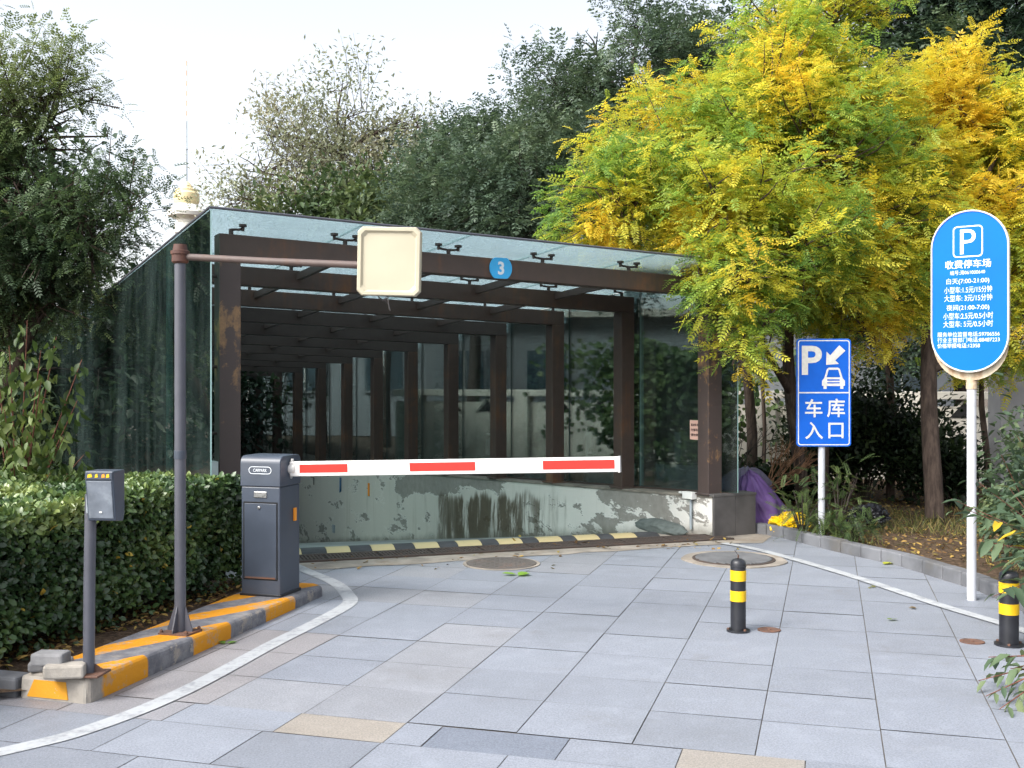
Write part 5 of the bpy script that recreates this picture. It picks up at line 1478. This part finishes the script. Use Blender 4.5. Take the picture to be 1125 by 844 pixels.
# ------------------------------------------------------------------ fence wall, creeper, house, tower
fw_a, fw_b = Vector((9.5, 15.6, 0)), Vector((-2.3, 21.2, 0))
fdir = (fw_a - fw_b); FL = fdir.length; fang = math.atan2(fdir.y, fdir.x)
fwl = thing('boundary_wall', 'pale grey boundary wall with pilasters and triangular openings behind the trees', 'wall', fw_b, fang)
def fz(x): return 1.40 + .03 * math.sin(x)
MB().box((FL / 2, .12, .58), (FL, .14, 1.3)).build('wall_panel', M['fence'], fwl)
MB().box((FL / 2, .11, 1.40), (FL, .3, .12)).build('coping', M['fence'], fwl, bevel=.01)
k = .5
while k < FL:
    MB().box((k, .06, .66), (.26, .26, 1.38)).build('pilaster', M['fence'], fwl, bevel=.01)
    for q in (.75, 1.5):
        if k + q < FL:
            xx = k + q; t = MB()
            t.prism([(xx - .22, 1.06), (xx + .22, 1.06), (xx, 1.32)], 'y', .035, .055)
            t.build('opening', M['pit'], fwl)
            g = MB()
            g.add([(xx - .27, .03, 1.05), (xx - .22, .03, 1.05), (xx, .03, 1.30), (xx, .03, 1.35), (xx - .27, .056, 1.05), (xx - .22, .056, 1.05), (xx, .056, 1.30), (xx, .056, 1.35)], [(0, 1, 2, 3), (7, 6, 5, 4), (0, 4, 5, 1), (1, 5, 6, 2), (2, 6, 7, 3), (3, 7, 4, 0)])
            g.add([(xx + .27, .03, 1.05), (xx + .22, .03, 1.05), (xx, .03, 1.30), (xx, .03, 1.35), (xx + .27, .056, 1.05), (xx + .22, .056, 1.05), (xx, .056, 1.30), (xx, .056, 1.35)], [(0, 1, 2, 3), (7, 6, 5, 4), (0, 4, 5, 1), (1, 5, 6, 2), (2, 6, 7, 3), (3, 7, 4, 0)])
            g.build('opening_trim', M['fence'], fwl)
    k += 2.25
gp = thing('gate_pier', 'taller grey masonry pier at the right end of the boundary wall', 'pier', at(1112, 500, 15.0) * Vector((1, 1, 0)) if False else Vector((at(1112, 500, 15.0).x, 15.0, 0)), 0)
MB().box((0, 0, .9), (.5, .4, 1.85)).build('shaft', m_plain('pier_render', (.33, .33, .34), .9, .12, 2, bump=.2), gp, bevel=.01)
MB().box((0, 0, 1.86), (.58, .48, .1)).build('cap', M['fence'], gp, bevel=.01)
# creeper that hangs over the wall behind the right-hand glass
cr = thing('creeper', 'green climbing creeper hanging on the boundary wall behind the glass', 'creeper', at(735, 500, 17.6) * Vector((1, 1, 0)) if False else Vector((at(735, 500, 17.4).x, 17.4, 0)))
n = 5200
u = rng.normal(size=n); v = rng.random(n)
P = np.stack([u * .75, rng.normal(size=n) * .16 - .1, 2.25 - v * 2.2 * (.55 + .45 * rng.random(n))], 1)
P[:, 0] *= (1.15 - .45 * v); P[:, 2] += .25 * fbm(P, 1.2, 2.)
P[:, 0] += .2 * fbm(P, .9, 8.)
leaf_object('leaves', [leaf_arrays(P, nrm(rand_dirs(n) * .7 + np.array((0, -.4, -.5))), nrm(rand_dirs(n) * .5 + np.array((0, -1., .4))), .1 * (.6 + .7 * rng.random(n)), ramp_cols(.5 + .8 * fbm(P, 2., 1.) + rng.normal(size=n) * .12, [(.02, .045, .015), (.045, .085, .025), (.08, .13, .04), (.11, .16, .05)]), t_leaf(.75, .08, .2))], M['leaf'], cr)
vb = MB()
for i in range(14):
    x = random.uniform(-.8, .8); vb.tube([(x, .1, 0), (x + random.uniform(-.1, .1), 0, 1.0), (x + random.uniform(-.3, .3), -.05, 2.1)], [.012, .01, .004], 5)
vb.build('vine_stems', M['bark_dark'], cr)

hs = thing('low_house', 'pale grey low building with dark windows seen through the glass', 'house', (1.0, 31, 0), R(-10))
MB().box((0, 3, 1.7), (22, 6, 3.4)).build('wall', M['house'], hs)
MB().box((0, 2.9, 3.5), (22.6, 6.6, .22)).build('roof', M['fence'], hs)
for i in range(9):
    x = -9.6 + 2.4 * i
    wn = MB().box((x, -.03, 1.9), (1.3, .08, 1.3)).build('window', M['house'], hs)
    MB().box((x, -.075, 1.9), (1.14, .02, 1.14)).build('pane', M['window'], wn)
    MB().box((x, -.09, 1.9), (.05, .02, 1.14)).build('mullion', M['white_paint'], wn)

TY = 900
tb_ = at(205, HZ, TY); k = TY / F
tw = thing('television_tower', 'distant pale television tower with striped needle antenna', 'tower', (tb_.x, TY, 0))
def tz(py): return CH + (HZ - py) * k
MB().lathe([(16 * k, -5), (8 * k, tz(330)), (5.5 * k, tz(245)), (5.5 * k, tz(215))], 24).build('shaft', M['tower_pale'], tw, smooth=40)
MB().lathe([(6 * k, tz(262)), (13 * k, tz(256)), (13 * k, tz(247)), (9 * k, tz(245)), (10 * k, tz(242)), (20 * k, tz(238)), (21 * k, tz(234)), (14 * k, tz(226)), (12.5 * k, tz(225))], 32).build('pod', M['tower_pale'], tw, smooth=35)
MB().lathe([(12 * k, tz(225.5)), (14 * k, tz(221)), (13.8 * k, tz(213)), (12 * k, tz(211)), (12 * k, tz(208.5)), (7 * k, tz(207)), (5 * k, tz(203)), (2.2 * k, tz(200))], 32).build('upper_pod', M['tower_gold'], tw, smooth=35)
MB().lathe([(1.0 * k, tz(204)), (.9 * k, tz(165)), (1.4 * k, tz(164.5)), (1.4 * k, tz(164)), (.8 * k, tz(163)), (.7 * k, tz(133))], 12).build('mast', M['conduit'], tw, smooth=40)
ys = np.linspace(133, 67, 13)
for i in range(12):
    MB().lathe([(.62 * k, tz(ys[i])), (.6 * k, tz(ys[i + 1]))], 10).build('antenna_section', M['tower_red'] if i % 2 else M['tower_pale'], tw, smooth=40)

# ------------------------------------------------------------------ ground litter and grass
def scatter_area(n, test, x0, x1, y0, y1):
    P = np.stack([rng.uniform(x0, x1, n), rng.uniform(y0, y1, n)], 1)
    return P[np.array([test(p) for p in P])]
def right_of_kerb(p):
    q = Vector((p[0], p[1], 0)); best = None
    for a, b in zip(kerb_pts[:-1], kerb_pts[1:]):
        t = max(0, min(1, (q - a).dot(b - a) / (b - a).length_squared)); c = a.lerp(b, t); dd = (q - c).length
        if best is None or dd < best[0]: best = (dd, (b - a).cross(q - a).z)
    if Vector((q.x - CR_O.x, q.y - CR_O.y, 0)).dot(EX) < .6: return False
    return best[1] > 0 and best[0] > .13
Pl = scatter_area(9000, right_of_kerb, 2.4, 8, 7.5, 16)
n = len(Pl); P = np.concatenate([Pl, np.full((n, 1), .07)], 1) + rng.normal(size=(n, 3)) * (.0, .0, .012)
cols = [(.06, .035, .018), (.14, .08, .035), (.24, .15, .06), (.4, .27, .08), (.12, .13, .04)]
ap_ = [gd(random.uniform(560, 815), random.uniform(590, 603), .01) for _ in range(110)] + [gd(random.uniform(340, 620), random.uniform(606, 626), .01) for _ in range(45)]
P = np.concatenate([P, np.array([list(q) for q in ap_])]); n = len(P)
o = leaf_object('fallen_leaves', [leaf_arrays(P, nrm(rand_dirs(n) * np.array((1, 1, .25))), nrm(np.array((0, 0, 1.)) + rand_dirs(n) * .35), .045 * (.6 + .9 * rng.random(n)), ramp_cols(rng.random(n), cols), t_leaf(.5, .1, .15))], M['litter'])
tag(o, kind='stuff')
Pl = scatter_area(5000, lambda p: p[0] < -2.25 - .33 * (7.6 - p[1]) + .06 * math.sin(p[1] * 9) and p[0] > -2.6 - .36 * (7.6 - p[1]), -3.6, -1.9, 5.3, 8.6)
n = len(Pl); P = np.concatenate([Pl, np.full((n, 1), .065)], 1)
o = leaf_object('fallen_leaves', [leaf_arrays(P, nrm(rand_dirs(n) * np.array((1, 1, .25))), nrm(np.array((0, 0, 1.)) + rand_dirs(n) * .35), .04 * (.6 + .9 * rng.random(n)), ramp_cols(rng.random(n), cols), t_leaf(.5, .1, .15))], M['litter'])
tag(o, kind='stuff')
def near_kerb(p):
    return right_of_kerb(p) and mnoise.noise(Vector((p[0] * 1.1, p[1] * 1.1, 4))) > (-.05 if p[0] > 3.9 else .12)
Pl = scatter_area(16000, near_kerb, 2.6, 7.5, 7.2, 13)
n = len(Pl); P = np.concatenate([Pl, np.full((n, 1), .05)], 1)
D = nrm(rand_dirs(n) * np.array((.7, .7, .2)) + np.array((0, 0, .9)))
o = leaf_object('grass', [leaf_arrays(P, D, nrm(rand_dirs(n)), .11 * (.5 + 1.0 * rng.random(n)), ramp_cols(rng.random(n), [(.04, .06, .015), (.08, .1, .025), (.16, .15, .05), (.28, .22, .09)]), t_quad(.06, .1, .3))], M['leaf'])
tag(o, kind='stuff')
# single fallen leaves on the paving
fl = [(568, 632, .13, 'large bright green leaf lying flat on the paving', (.2, .36, .05)), (1052, 638, .09, 'yellow leaf lying by the kerb left of the price board pole', (.55, .45, .05)), (960, 645, .07, 'small olive leaf right of the white line', (.2, .2, .05)), (984, 680, .06, 'small green leaf in the middle of the right paving', (.2, .3, .05)), (1008, 668, .05, 'little brown leaf nearest the right white line', (.2, .14, .06)), (973, 620, .1, 'yellow green leaf against the kerb stones', (.4, .42, .05)), (250, 707, .07, 'small green weed leaf at the foot of the painted island', (.12, .25, .04))]
for px, py, s, lb, c in fl:
    p = gd(px, py, .008); k = 3 if s > .12 else 2
    P = np.array([[random.uniform(-.03, .03), random.uniform(-.03, .03), 0] for _ in range(k)]) * (s / .1)
    o = leaf_object('fallen_leaf', [leaf_arrays(P, nrm(rand_dirs(k) * np.array((1, 1, .06))), np.tile(np.array((0, 0, 1.)), (k, 1)), np.full(k, s), np.tile(np.array(c), (k, 1)) * rng.uniform(.8, 1.2, (k, 1)), t_leaf(.6, .12, -.05))], M['leaf'])
    o.location = p; tag(o, lb, 'leaf', 'leaves on the paving')

# ================================================================== camera, light, sky
cam = bpy.data.cameras.new('camera'); co_ = bpy.data.objects.new('camera', cam); COL.objects.link(co_)
co_.location = (0, 0, CH); co_.rotation_euler = (R(90), 0, 0)
cam.sensor_width = 36; cam.lens = 36 * F / 1125; cam.shift_y = -5 / 1125; cam.clip_start = .05; cam.clip_end = 6000
scene.camera = co_
SUN_EL, SUN_AZ = 44, 232            # azimuth clockwise from +Y
w = bpy.data.worlds.new('World'); scene.world = w; w.use_nodes = True
nt = w.node_tree; bg = nt.nodes['Background']
sky = nt.nodes.new('ShaderNodeTexSky'); sky.sky_type = 'NISHITA'; sky.sun_disc = False
sky.sun_elevation = R(SUN_EL); sky.sun_rotation = R(SUN_AZ); sky.dust_density = 4.5; sky.air_density = 1.0; sky.ozone_density = 1.5; sky.altitude = 50
# thin high cloud takes most of the blue out of the sky
bw_ = nt.nodes.new('ShaderNodeRGBToBW'); mxs = nt.nodes.new('ShaderNodeMix'); mxs.data_type = 'RGBA'; mxs.inputs[0].default_value = .74
nt.links.new(sky.outputs[0], bw_.inputs[0]); nt.links.new(sky.outputs[0], mxs.inputs[6]); nt.links.new(bw_.outputs[0], mxs.inputs[7])
nt.links.new(mxs.outputs[2], bg.inputs[0]); bg.inputs[1].default_value = .15
sl_ = bpy.data.lights.new('sun', 'SUN'); sl_.energy = .7; sl_.angle = R(20); sl_.color = (1, .95, .87)
so_ = bpy.data.objects.new('sun', sl_); COL.objects.link(so_)
sd_ = Vector((math.sin(R(SUN_AZ)) * math.cos(R(SUN_EL)), math.cos(R(SUN_AZ)) * math.cos(R(SUN_EL)), math.sin(R(SUN_EL))))
so_.rotation_euler = sd_.to_track_quat('Z', 'Y').to_euler()
vs_ = scene.view_settings; vs_.view_transform = 'Standard'; vs_.look = 'None'; vs_.gamma = 1; vs_.use_curve_mapping = False
vs_.exposure = 1.75
scene.cycles.transparent_max_bounces = 32
scene.cycles.max_bounces = 8
scene.cycles.caustics_reflective = False; scene.cycles.caustics_refractive = False
